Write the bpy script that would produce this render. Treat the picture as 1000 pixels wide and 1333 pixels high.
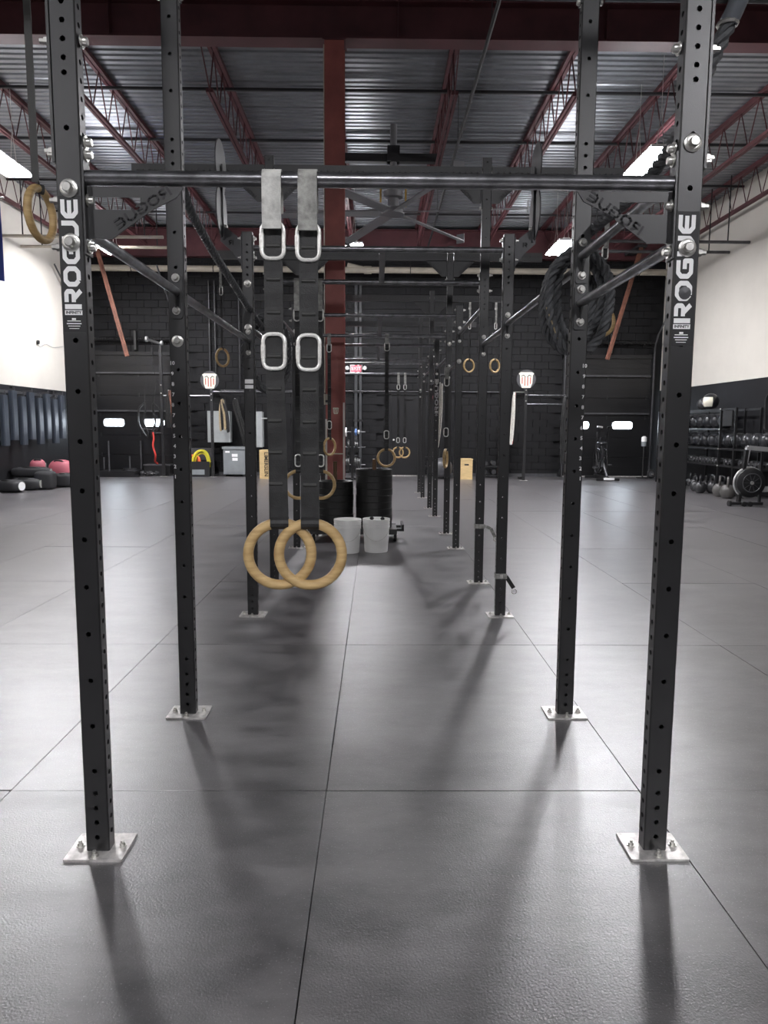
import bpy, math, random
from mathutils import Vector, Matrix
random.seed(7)
for o in list(bpy.data.objects): bpy.data.objects.remove(o)
scene = bpy.context.scene
C = scene.collection
PI = math.pi

# ------------------------------------------------------------------ camera
cam_d = bpy.data.cameras.new('camera'); cam = bpy.data.objects.new('camera', cam_d); C.objects.link(cam)
cam_d.sensor_fit = 'HORIZONTAL'; cam_d.sensor_width = 36.0; cam_d.lens = 36.0 * 936.7 / 1000.0
cam_d.clip_start = 0.05; cam_d.clip_end = 200
cam.matrix_world = (Matrix.Translation((-0.012, 0, 1.4007)) @ Matrix.Rotation(-0.011783, 4, 'Z')
                    @ Matrix.Rotation(PI/2 - 0.11777, 4, 'X') @ Matrix.Rotation(0.005674, 4, 'Z'))
scene.camera = cam
# ------------------------------------------------------------------ world (daylight outside the garage-door panes)
w = bpy.data.worlds.new('daylight'); scene.world = w; w.use_nodes = True
w.node_tree.nodes['Background'].inputs[0].default_value = (0.80, 0.90, 1.0, 1)
w.node_tree.nodes['Background'].inputs[1].default_value = 14.0
# ------------------------------------------------------------------ exposure
vs = scene.view_settings
vs.view_transform = 'Standard'; vs.look = 'None'; vs.exposure = 1.12; vs.gamma = 1.0; vs.use_curve_mapping = False
LAMP = 95.0      # strength of the fixtures' lenses
UPLIGHT = 6.0    # strength of the slots on top of the fixtures

# ------------------------------------------------------------------ materials
MATS = {}
def mat(name, col, rough=0.5, metal=0.0, spec=0.5, var=0.0, scale=8.0, bump=0.0, bscale=60.0, col2=None, emit=None, stretch=None):
    m = bpy.data.materials.new(name); m.use_nodes = True
    nt = m.node_tree; b = nt.nodes['Principled BSDF']
    b.inputs['Base Color'].default_value = (*col, 1); b.inputs['Roughness'].default_value = rough
    b.inputs['Metallic'].default_value = metal; b.inputs['Specular IOR Level'].default_value = spec
    tc = None
    if var or bump:
        tc = nt.nodes.new('ShaderNodeTexCoord'); mp = nt.nodes.new('ShaderNodeMapping')
        nt.links.new(tc.outputs['Object'], mp.inputs[0])
        if stretch: mp.inputs['Scale'].default_value = stretch
    if var:
        n = nt.nodes.new('ShaderNodeTexNoise'); n.inputs['Scale'].default_value = scale; n.inputs['Detail'].default_value = 6
        n.inputs['Roughness'].default_value = 0.6
        r = nt.nodes.new('ShaderNodeValToRGB')
        c2 = col2 or tuple(min(1, c*(1+var)) for c in col); c1 = tuple(c*(1-var) for c in col) if not col2 else col
        r.color_ramp.elements[0].position = 0.35; r.color_ramp.elements[1].position = 0.68
        r.color_ramp.elements[0].color = (*c1, 1); r.color_ramp.elements[1].color = (*c2, 1)
        nt.links.new(mp.outputs[0], n.inputs['Vector']); nt.links.new(n.outputs[0], r.inputs[0])
        nt.links.new(r.outputs[0], b.inputs['Base Color'])
    if bump:
        n2 = nt.nodes.new('ShaderNodeTexNoise'); n2.inputs['Scale'].default_value = bscale; n2.inputs['Detail'].default_value = 3
        bp = nt.nodes.new('ShaderNodeBump'); bp.inputs['Strength'].default_value = bump; bp.inputs['Distance'].default_value = 0.004
        nt.links.new(mp.outputs[0], n2.inputs['Vector']); nt.links.new(n2.outputs[0], bp.inputs['Height'])
        nt.links.new(bp.outputs[0], b.inputs['Normal'])
    if emit:
        b.inputs['Emission Color'].default_value = (*emit[0], 1); b.inputs['Emission Strength'].default_value = emit[1]
    MATS[name] = m
    return m
mat('black_steel', (0.008, 0.008, 0.0088), 0.37, 0.0, 0.8, var=0.25, scale=5, bump=0.05, bscale=220)
mat('grey_steel', (0.075, 0.075, 0.080), 0.42, 0.2, 0.5, var=0.2, scale=6)
mat('duct_grey', (0.035, 0.037, 0.04), 0.6)
mat('fan_grey', (0.22, 0.22, 0.23), 0.45, 0.3)
mat('bar_steel', (0.20, 0.20, 0.21), 0.30, 0.85, 0.5, var=0.35, scale=14)
mat('zinc', (0.62, 0.61, 0.58), 0.30, 0.85, var=0.15, scale=30)
mat('plate_steel', (0.62, 0.60, 0.58), 0.42, 0.55, var=0.35, scale=22, bump=0.1, bscale=60)
mat('carabiner', (0.85, 0.84, 0.80), 0.38, 0.35, var=0.2, scale=60)
mat('decal_white', (0.85, 0.85, 0.85), 0.5)
mat('decal_black', (0.012, 0.012, 0.013), 0.55)
mat('paint_mark', (0.72, 0.72, 0.72), 0.7)
mat('ring_wood', (0.40, 0.26, 0.105), 0.5, var=0.1, scale=7, col2=(0.62, 0.44, 0.21), bump=0.1, bscale=50, stretch=(1, 1, 8))
mat('plywood', (0.62, 0.45, 0.22), 0.6, var=0.12, scale=6, stretch=(1, 1, 5))
mat('strap_black', (0.015, 0.015, 0.015), 0.55, var=0.5, scale=25, bump=0.3, bscale=300)
mat('strap_grey', (0.30, 0.30, 0.28), 0.6, var=0.45, scale=25, bump=0.3, bscale=300)
mat('strap_light', (0.55, 0.55, 0.52), 0.6, var=0.3, scale=25, bump=0.3, bscale=300)
mat('rope_black', (0.080, 0.083, 0.088), 0.6, var=0.3, scale=60, bump=0.5, bscale=250)
mat('rope_tan', (0.42, 0.33, 0.2), 0.8, var=0.3, scale=60)
mat('rope_white', (0.62, 0.60, 0.55), 0.75, var=0.2, scale=40)
mat('rope_sleeve', (0.16, 0.17, 0.19), 0.25, 0.3)
mat('red_steel', (0.34, 0.10, 0.085), 0.5, var=0.18, scale=3.0, bump=0.04, bscale=30)
mat('dark_red_steel', (0.085, 0.024, 0.029), 0.6, var=0.25, scale=2.0)
mat('rust_angle', (0.15, 0.060, 0.038), 0.6, var=0.35, scale=6)
mat('deck_metal', (0.23, 0.242, 0.26), 0.34, 0.65, var=0.12, scale=2.5)
mat('strap_mid', (0.05, 0.05, 0.048), 0.6)
mat('dark_iron', (0.018, 0.018, 0.02), 0.6)
mat('wall_white', (0.60, 0.57, 0.515), 0.75, var=0.05, scale=0.8, bump=0.06, bscale=20)
mat('wall_black', (0.010, 0.010, 0.012), 0.6, 0.0, 0.35, var=0.2, scale=2, bump=0.1, bscale=40)
mat('block_black', (0.010, 0.010, 0.011), 0.65, 0.0, 0.25, var=0.3, scale=5, bump=0.2, bscale=70)
mat('mortar_black', (0.011, 0.011, 0.012), 0.75, 0.0, 0.25)
mat('door_black', (0.010, 0.010, 0.011), 0.38, var=0.25, scale=2)
mat('pipe_cream', (0.42, 0.38, 0.31), 0.5, var=0.12, scale=4)
mat('white_plastic', (0.90, 0.90, 0.88), 0.4)
mat('white_paint', (0.72, 0.69, 0.64), 0.5)
mat('bumper_rubber', (0.012, 0.012, 0.012), 0.42, bump=0.1, bscale=120)
mat('bumper_edge', (0.07, 0.07, 0.07), 0.5)
mat('bronze_pipe', (0.16, 0.10, 0.06), 0.35, 0.7)
mat('black_plastic', (0.014, 0.014, 0.015), 0.4)
mat('black_vinyl', (0.014, 0.015, 0.018), 0.33, bump=0.1, bscale=60)
mat('mat_vinyl', (0.040, 0.048, 0.062), 0.30, bump=0.08, bscale=40)
mat('bag_black', (0.020, 0.020, 0.022), 0.6, bump=0.3, bscale=40)
mat('bag_pink', (0.42, 0.11, 0.14), 0.55, bump=0.2, bscale=40)
mat('bag_pale_pink', (0.55, 0.25, 0.24), 0.55, bump=0.2, bscale=40)
mat('red_rubber', (0.60, 0.05, 0.04), 0.5)
mat('yellow_rubber', (0.70, 0.62, 0.04), 0.5)
mat('orange_rubber', (0.72, 0.14, 0.04), 0.5)
mat('blue_rubber', (0.10, 0.20, 0.45), 0.5)
mat('panel_grey', (0.36, 0.38, 0.38), 0.45, 0.1, var=0.08, scale=5)
mat('cabinet_grey', (0.24, 0.26, 0.27), 0.45, 0.1, var=0.08, scale=5)
mat('iron_kettle', (0.028, 0.028, 0.03), 0.4, bump=0.15, bscale=80)
mat('iron_grey', (0.09, 0.085, 0.08), 0.45, bump=0.15, bscale=80)
mat('chrome', (0.75, 0.75, 0.75), 0.18, 1.0)
mat('silver_paint', (0.50, 0.50, 0.50), 0.35, 0.5)
mat('shield_cream', (0.78, 0.74, 0.62), 0.5)
mat('shield_red', (0.45, 0.10, 0.08), 0.5)
mat('exit_red', (0.75, 0.05, 0.07), 0.4, emit=((1.0, 0.10, 0.14), 0.9))
mat('flag_blue', (0.05, 0.08, 0.36), 0.7, bump=0.2, bscale=15)
mat('cage_yellow', (0.55, 0.33, 0.05), 0.5)
mat('lamp_white', (0.75, 0.75, 0.75), 0.4)
mat('led_lens', (0.9, 0.9, 0.9), 0.4, emit=((0.975, 0.965, 1.0), LAMP))
mat('led_slot', (0.9, 0.9, 0.9), 0.4, emit=((0.975, 0.965, 1.0), UPLIGHT))
# pane of the garage-door windows: clear acrylic
m = bpy.data.materials.new('pane_acrylic'); m.use_nodes = True; nt = m.node_tree
for n in list(nt.nodes):
    if n.type == 'BSDF_PRINCIPLED': nt.nodes.remove(n)
tr = nt.nodes.new('ShaderNodeBsdfTransparent'); gl = nt.nodes.new('ShaderNodeBsdfGlossy'); mx = nt.nodes.new('ShaderNodeMixShader')
gl.inputs['Roughness'].default_value = 0.1; mx.inputs[0].default_value = 0.08
nt.links.new(tr.outputs[0], mx.inputs[1]); nt.links.new(gl.outputs[0], mx.inputs[2])
nt.links.new(mx.outputs[0], nt.nodes['Material Output'].inputs[0]); MATS['pane_acrylic'] = m
# rubber floor mats: dusty black rubber with pale flecks and scuffs
m = mat('mat_rubber', (0.055, 0.054, 0.056), 0.40, 0.0, 1.0)
nt = m.node_tree; b = nt.nodes['Principled BSDF']; b.inputs['IOR'].default_value = 1.85
geo = nt.nodes.new('ShaderNodeNewGeometry')
oi = nt.nodes.new('ShaderNodeObjectInfo')
n1 = nt.nodes.new('ShaderNodeTexNoise'); n1.inputs['Scale'].default_value = 2.2; n1.inputs['Detail'].default_value = 10; n1.inputs['Roughness'].default_value = 0.72
mpx = nt.nodes.new('ShaderNodeMapping'); mpx.inputs['Scale'].default_value = (1.0, 2.0, 1.0)
nt.links.new(geo.outputs['Position'], mpx.inputs[0]); nt.links.new(mpx.outputs[0], n1.inputs['Vector'])
r1 = nt.nodes.new('ShaderNodeValToRGB')
r1.color_ramp.elements[0].position = 0.36; r1.color_ramp.elements[0].color = (0.036, 0.034, 0.037, 1)
r1.color_ramp.elements[1].position = 0.66; r1.color_ramp.elements[1].color = (0.135, 0.127, 0.131, 1)
nt.links.new(n1.outputs[0], r1.inputs[0])
vo = nt.nodes.new('ShaderNodeTexNoise'); vo.inputs['Scale'].default_value = 170; vo.inputs['Detail'].default_value = 2
nt.links.new(geo.outputs['Position'], vo.inputs['Vector'])
r2 = nt.nodes.new('ShaderNodeValToRGB')
r2.color_ramp.elements[0].position = 0.635; r2.color_ramp.elements[0].color = (0, 0, 0, 1)
r2.color_ramp.elements[1].position = 0.72; r2.color_ramp.elements[1].color = (1, 1, 1, 1)
nt.links.new(vo.outputs[0], r2.inputs[0])
mixc = nt.nodes.new('ShaderNodeMix'); mixc.data_type = 'RGBA'
nt.links.new(r2.outputs[0], mixc.inputs['Factor']); nt.links.new(r1.outputs[0], mixc.inputs['A']); mixc.inputs['B'].default_value = (0.26, 0.25, 0.255, 1)
ml = nt.nodes.new('ShaderNodeMath'); ml.operation = 'MULTIPLY_ADD'; ml.inputs[1].default_value = 0.22; ml.inputs[2].default_value = 0.89
nt.links.new(oi.outputs['Random'], ml.inputs[0])
mul = nt.nodes.new('ShaderNodeVectorMath'); mul.operation = 'SCALE'
nt.links.new(mixc.outputs['Result'], mul.inputs[0]); nt.links.new(ml.outputs[0], mul.inputs['Scale'])
nt.links.new(mul.outputs[0], b.inputs['Base Color'])
rr = nt.nodes.new('ShaderNodeMapRange'); rr.inputs['From Min'].default_value = 0.30; rr.inputs['From Max'].default_value = 0.85
rr.inputs['To Min'].default_value = 0.28; rr.inputs['To Max'].default_value = 0.44
nt.links.new(n1.outputs[0], rr.inputs['Value']); nt.links.new(rr.outputs[0], b.inputs['Roughness'])
n3 = nt.nodes.new('ShaderNodeTexNoise'); n3.inputs['Scale'].default_value = 160; n3.inputs['Detail'].default_value = 3
nt.links.new(geo.outputs['Position'], n3.inputs['Vector'])
bp = nt.nodes.new('ShaderNodeBump'); bp.inputs['Strength'].default_value = 0.35; bp.inputs['Distance'].default_value = 0.003
nt.links.new(n3.outputs[0], bp.inputs['Height']); nt.links.new(bp.outputs[0], b.inputs['Normal'])

# ------------------------------------------------------------------ mesh helpers
class MB:
    def __init__(s): s.v = []; s.f = []
    def add(s, V, F):
        n = len(s.v); s.v += [tuple(p) for p in V]; s.f += [tuple(i+n for i in f) for f in F]; return s
    def box(s, x0, x1, y0, y1, z0, z1):
        V = [(x, y, z) for z in (z0, z1) for y in (y0, y1) for x in (x0, x1)]
        return s.add(V, [(0,2,3,1), (4,5,7,6), (0,1,5,4), (2,6,7,3), (0,4,6,2), (1,3,7,5)])
    def cbox(s, c, d): return s.box(c[0]-d[0]/2, c[0]+d[0]/2, c[1]-d[1]/2, c[1]+d[1]/2, c[2]-d[2]/2, c[2]+d[2]/2)
    def bevbox(s, x0, x1, y0, y1, z0, z1, b):
        # box with chamfered vertical edges
        P = [(x0+b, y0), (x1-b, y0), (x1, y0+b), (x1, y1-b), (x1-b, y1), (x0+b, y1), (x0, y1-b), (x0, y0+b)]
        return s.prism(P, z0, z1, 'Z')
    def prism(s, P, a, b, ax='Z'):
        f = {'Z': lambda p, t: (p[0], p[1], t), 'Y': lambda p, t: (p[0], t, p[1]), 'X': lambda p, t: (t, p[0], p[1])}[ax]
        n = len(P); V = [f(p, a) for p in P] + [f(p, b) for p in P]
        return s.add(V, [tuple(range(n))[::-1], tuple(range(n, 2*n))] + [(i, (i+1) % n, n+(i+1) % n, n+i) for i in range(n)])
    def tube(s, pts, r, n=8, closed=False, caps=True, flat=None):
        pts = [Vector(p) for p in pts]; m = len(pts); V = []; F = []
        prev = None
        for i, p in enumerate(pts):
            if closed: t = pts[(i+1) % m] - pts[(i-1) % m]
            else: t = pts[min(i+1, m-1)] - pts[max(i-1, 0)]
            t.normalize()
            if prev is None:
                u = Vector((0, 0, 1)) if abs(t.z) < 0.9 else Vector((1, 0, 0))
                u = (u - t*u.dot(t)).normalized()
            else:
                u = prev - t*prev.dot(t)
                u = u.normalized() if u.length > 1e-6 else t.orthogonal().normalized()
            prev = u; w_ = t.cross(u)
            ri = r[i] if isinstance(r, (list, tuple)) else r
            for k in range(n):
                a = 2*PI*k/n
                V.append(p + u*math.cos(a)*ri + w_*math.sin(a)*ri*(flat or 1))
        for i in range(m if closed else m-1):
            for k in range(n):
                a, b_ = i*n+k, i*n+(k+1) % n; c, d = ((i+1) % m)*n+(k+1) % n, ((i+1) % m)*n+k
                F.append((a, b_, c, d))
        if caps and not closed: F += [tuple(range(n))[::-1], tuple(range((m-1)*n, m*n))]
        return s.add(V, F)
    def cyl(s, a, b, r, n=12): return s.tube([a, b], r, n)
    def bar(s, a, b, w_, h_):
        # rectangular bar between two points, w across, h "up"
        a, b = Vector(a), Vector(b); t = (b-a).normalized()
        up = Vector((0, 0, 1)) if abs(t.z) < 0.95 else Vector((0, 1, 0))
        sd = t.cross(up).normalized(); up = sd.cross(t)
        V = [p + sd*i*w_/2 + up*j*h_/2 for p in (a, b) for (i, j) in ((-1,-1), (1,-1), (1,1), (-1,1))]
        return s.add(V, [(0,1,2,3), (7,6,5,4), (0,4,5,1), (1,5,6,2), (2,6,7,3), (3,7,4,0)])
    def lathe(s, prof, n=20, c=(0,0,0), ax='Z', closed=False):
        V = []; F = []; m = len(prof)
        for (r, z) in prof:
            for k in range(n):
                a = 2*PI*k/n; x, y = r*math.cos(a), r*math.sin(a)
                p = {'Z': (x, y, z), 'X': (z, x, y), 'Y': (x, z, y)}[ax]
                V.append((p[0]+c[0], p[1]+c[1], p[2]+c[2]))
        for i in range(m if closed else m-1):
            j = (i+1) % m
            for k in range(n): F.append((i*n+k, i*n+(k+1) % n, j*n+(k+1) % n, j*n+k))
        if not closed: F += [tuple(range(n))[::-1], tuple(range((m-1)*n, m*n))]
        return s.add(V, F)
    def torus(s, R, r, n=32, k=10, c=(0,0,0), ax='Y'):
        return s.lathe([(R + r*math.cos(2*PI*i/k), r*math.sin(2*PI*i/k)) for i in range(k)], n, c, ax, closed=True)
    def blob(s, c, d, n=16, m=10, p=1.0):
        # superellipsoid, p<1 boxier
        V = []; F = []
        sg = lambda v, e: math.copysign(abs(v)**e, v)
        for i in range(1, m):
            th = PI*i/m
            for k in range(n):
                ph = 2*PI*k/n
                V.append((c[0] + d[0]*sg(math.sin(th), p)*sg(math.cos(ph), p), c[1] + d[1]*sg(math.sin(th), p)*sg(math.sin(ph), p), c[2] + d[2]*sg(math.cos(th), p)))
        for i in range(m-2):
            for k in range(n): F.append((i*n+k, (i+1)*n+k, (i+1)*n+(k+1) % n, i*n+(k+1) % n))
        V += [(c[0], c[1], c[2]+d[2]), (c[0], c[1], c[2]-d[2])]; t = len(V)-2
        for k in range(n): F += [(t, k, (k+1) % n), (t+1, (m-2)*n+(k+1) % n, (m-2)*n+k)]
        return s.add(V, F)
    def mesh(s, name, material, smooth=False):
        me = bpy.data.meshes.new(name); me.from_pydata(s.v, [], s.f); me.update()
        me.materials.append(MATS[material])
        if smooth:
            me.polygons.foreach_set('use_smooth', [True]*len(me.polygons))
            try: me.set_sharp_from_angle(angle=math.radians(42))
            except Exception: pass
        return me
def obj(name, data, material=None, parent=None, loc=(0,0,0), rot=None, smooth=False, label=None, cat=None, group=None, kind=None):
    me = data.mesh(name, material, smooth) if isinstance(data, MB) else data
    o = bpy.data.objects.new(name, me); C.objects.link(o)
    o.location = loc
    if rot: o.rotation_euler = rot
    if parent is not None: o.parent = parent
    if label: o['label'] = label
    if cat: o['category'] = cat
    if group: o['group'] = group
    if kind: o['kind'] = kind
    return o
def thing(name, label, cat, loc=(0,0,0), rz=0.0, group=None, rot=None):
    return obj(name, None, None, None, loc, rot or (0, 0, rz), label=label, cat=cat, group=group)
def copy_tree(o, parent=None):
    c = o.copy(); C.objects.link(c)
    if parent is not None: c.parent = parent
    for ch in list(o.children): copy_tree(ch, c)
    return c
def dup(o, loc=None, rz=None, label=None, group=None):
    c = copy_tree(o)
    if loc is not None: c.location = loc
    if rz is not None: c.rotation_euler = (c.rotation_euler[0], c.rotation_euler[1], rz)
    if label: c['label'] = label
    if group: c['group'] = group
    return c
# ---- lettering
def stroke(mb, pts, w_, close=False, th=0.001):
    n = len(pts)
    segs = [(pts[i], pts[(i+1) % n]) for i in range(n if close else n-1)]
    for (a, b_) in segs:
        dx, dy = b_[0]-a[0], b_[1]-a[1]; L = math.hypot(dx, dy) or 1
        nx, ny = -dy/L*w_/2, dx/L*w_/2
        mb.prism([(a[0]-nx, a[1]-ny), (b_[0]-nx, b_[1]-ny), (b_[0]+nx, b_[1]+ny), (a[0]+nx, a[1]+ny)], 0, th)
    for i, p in enumerate(pts):
        if close or 0 < i < n-1:
            mb.prism([(p[0]+w_/2*math.cos(2*PI*k/10), p[1]+w_/2*math.sin(2*PI*k/10)) for k in range(10)], 0, th)
GLYPH = {
 'R': [[(.11, 0), (.11, 1)], [(.34, .89), (.78, .89), (.88, .80), (.88, .56), (.78, .46), (.34, .46)], [(.50, .46), (.92, 0.02)]],
 'O': [[(.30, .11), (.70, .11), (.89, .30), (.89, .70), (.70, .89), (.30, .89), (.11, .70), (.11, .30), (.30, .11)]],
 'G': [[(.92, .89), (.30, .89), (.11, .70), (.11, .30), (.30, .11), (.89, .11), (.89, .50), (.48, .50)]],
 'U': [[(.11, 1), (.11, .30), (.30, .11), (.70, .11), (.89, .30), (.89, 1)]],
 'E': [[(.92, .89), (.30, .89), (.11, .70), (.11, .30), (.30, .11), (.92, .11)], [(.11, .5), (.88, .5)]],
}
def logo(word, cw, ch, gap, th=0.001, wt=0.245):
    # flat extended lettering in the XY plane, origin at its left bottom corner, thickness along +Z
    mb = MB(); x = 0.0
    for c in word:
        one = MB()
        for p in GLYPH[c]: stroke(one, p, wt, th=th)
        mb.add([(x + v[0]*cw, v[1]*ch, v[2]) for v in one.v], one.f); x += cw + gap
    return mb, x - gap
def text_mesh(name, s, size, material, bold=0.0, depth=0.0005):
    cu = bpy.data.curves.new('lettering', 'FONT'); cu.body = s; cu.size = size; cu.offset = bold*size; cu.extrude = depth
    cu.align_x = 'CENTER'; cu.align_y = 'CENTER'; cu.resolution_u = 2
    o = bpy.data.objects.new('lettering', cu); C.objects.link(o)
    bpy.context.view_layer.update()
    me = bpy.data.meshes.new_from_object(o.evaluated_get(bpy.context.evaluated_depsgraph_get()))
    bpy.data.objects.remove(o); bpy.data.curves.remove(cu)
    me.materials.clear(); me.materials.append(MATS[material]); me.name = name
    return me
FRONT = (PI/2, 0, 0)            # flat XY lettering turned upright to face -Y

# ================================================================== THE SETTING
XW, YB, YF, HD = 8.1, 20.7, -8.0, 6.80      # half width, back wall, wall behind the photographer, deck underside
floor = obj('floor', MB().box(-XW, XW, YF, YB, -0.10, -0.014), 'mortar_black', kind='structure')
MX, MY = 1.2165, 1.880
mat_me = MB().bevbox(-MX/2+.0018, MX/2-.0018, -MY/2+.0018, MY/2-.0018, -0.0135, 0.0, 0.003).mesh('floor_mat', 'mat_rubber')
for i in range(-7, 8):
    for j in range(-2, 11):
        x0 = -0.198 + i*MX; y0 = 0.765 + j*MY
        xa, xb, ya, yb = max(x0, -XW), min(x0+MX, XW), max(y0, YF), min(y0+MY, YB)
        if xb-xa < 0.05 or yb-ya < 0.05: continue
        jz = random.uniform(-0.0012, 0.0)
        if xb-xa > MX-0.01 and yb-ya > MY-0.01:
            o = obj('floor_mat', mat_me, parent=floor, loc=(x0+MX/2, y0+MY/2 + random.uniform(-.003, .003), jz))
            o.rotation_euler = (0, 0, random.uniform(-.0012, .0012))
        else:
            obj('floor_mat', MB().box(xa+.002, xb-.002, ya+.002, yb-.002, -0.0135, jz), 'mat_rubber', floor)

# side walls: white above, black below
for side, s, zs in (('left', -1, 2.27), ('right', 1, 2.47)):
    wl = obj('wall_'+side, MB().box(min(s*XW, s*(XW+.2)), max(s*XW, s*(XW+.2)), YF, YB+.2, zs, HD+.1), 'wall_white', kind='structure')
    obj('painted_dado', MB().box(min(s*(XW-.012), s*(XW+.2)), max(s*(XW-.012), s*(XW+.2)), YF, YB, -0.1, zs), 'wall_black', wl, label='black painted lower part of the wall')
obj('wall_front', MB().box(-XW, XW, YF-.2, YF, -.1, HD+.1), 'wall_black', kind='structure')

# back wall: black masonry around two garage doors and a steel door
wb = obj('wall_back', MB().box(-5.45, 0.40, YB+.05, YB+.25, -.1, HD+.1).box(1.42, 5.30, YB+.05, YB+.25, -.1, HD+.1).box(.40, 1.42, YB+.05, YB+.25, 2.36, HD+.1)
         .box(-XW-.2, -5.45, YB+.05, YB+.25, 3.40, HD+.1).box(5.30, XW+.2, YB+.05, YB+.25, 3.40, HD+.1)
         .box(-XW-.2, -8.02, YB+.05, YB+.25, -.1, 3.4).box(7.86, XW+.2, YB+.05, YB+.25, -.1, 3.4), 'mortar_black', kind='structure')
BW, BH = 0.4064, 0.2032
blk = MB().box(-BW/2+.005, BW/2-.005, 0, .06, .005, BH-.005).mesh('block', 'block_black')
rest = MB(); nblk = 0
def in_opening(x0, x1, z0, z1):
    if x1 > .36 and x0 < 1.46 and z0 < 2.36: return True
    if x0 < -5.45 and z0 < 3.38: return True
    if x1 > 5.30 and z0 < 3.38: return True
    return False
for r_ in range(33):
    for c_ in range(-21, 22):
        x = c_*BW + (BW/2 if r_ % 2 else 0); z = r_*BH
        x0, x1 = x-BW/2, x+BW/2
        if x1 > XW or x0 < -XW: continue
        if in_opening(x0+.01, x1-.01, z, z+BH): continue
        if r_ < 14 and nblk < 298:
            obj('block', blk, parent=wb, loc=(x, YB-.01, z)); nblk += 1
        else: rest.box(x0+.005, x1-.005, YB-.01, YB+.05, z+.005, z+BH-.005)
obj('block_courses', rest, 'block_black', wb, kind='stuff')

# corrugated roof deck, one object per sheet
ceil = obj('ceiling', MB().box(-XW-.2, XW+.2, YF-.2, YB+.3, HD+.06, HD+.16), 'dark_iron', kind='structure')
FP, FD = 0.1524, 0.040
def deck_sheet(L):
    V = []; F = []; prof = []
    for k in range(6):
        y = k*FP
        prof += [(y, 0), (y+.085, 0), (y+.108, FD), (y+.130, FD)]
    prof.append((6*FP+.012, 0.0))
    for x in (-L/2, L/2):
        for (y, z) in prof: V.append((x, y, z))
    n = len(prof)
    for i in range(n-1): F.append((i, i+1, n+i+1, n+i))
    m_ = MB(); m_.add(V, F); return m_.mesh('deck_sheet', 'deck_metal')
ds = deck_sheet(2*XW/3+.03)
for k in range(33):
    y = YF + k*6*FP
    if y > YB: break
    for i in range(3): obj('deck_sheet', ds, parent=ceil, loc=(-XW + (i+.5)*2*XW/3, y, HD + .001*(i % 2)))
for y in (12.15, 14.2, 16.5, 18.8):
    obj('bridging_angle', MB().box(-XW+.02, XW-.02, y-.02, y+.02, HD-.115, HD-.075), 'dark_iron', ceil)

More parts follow.
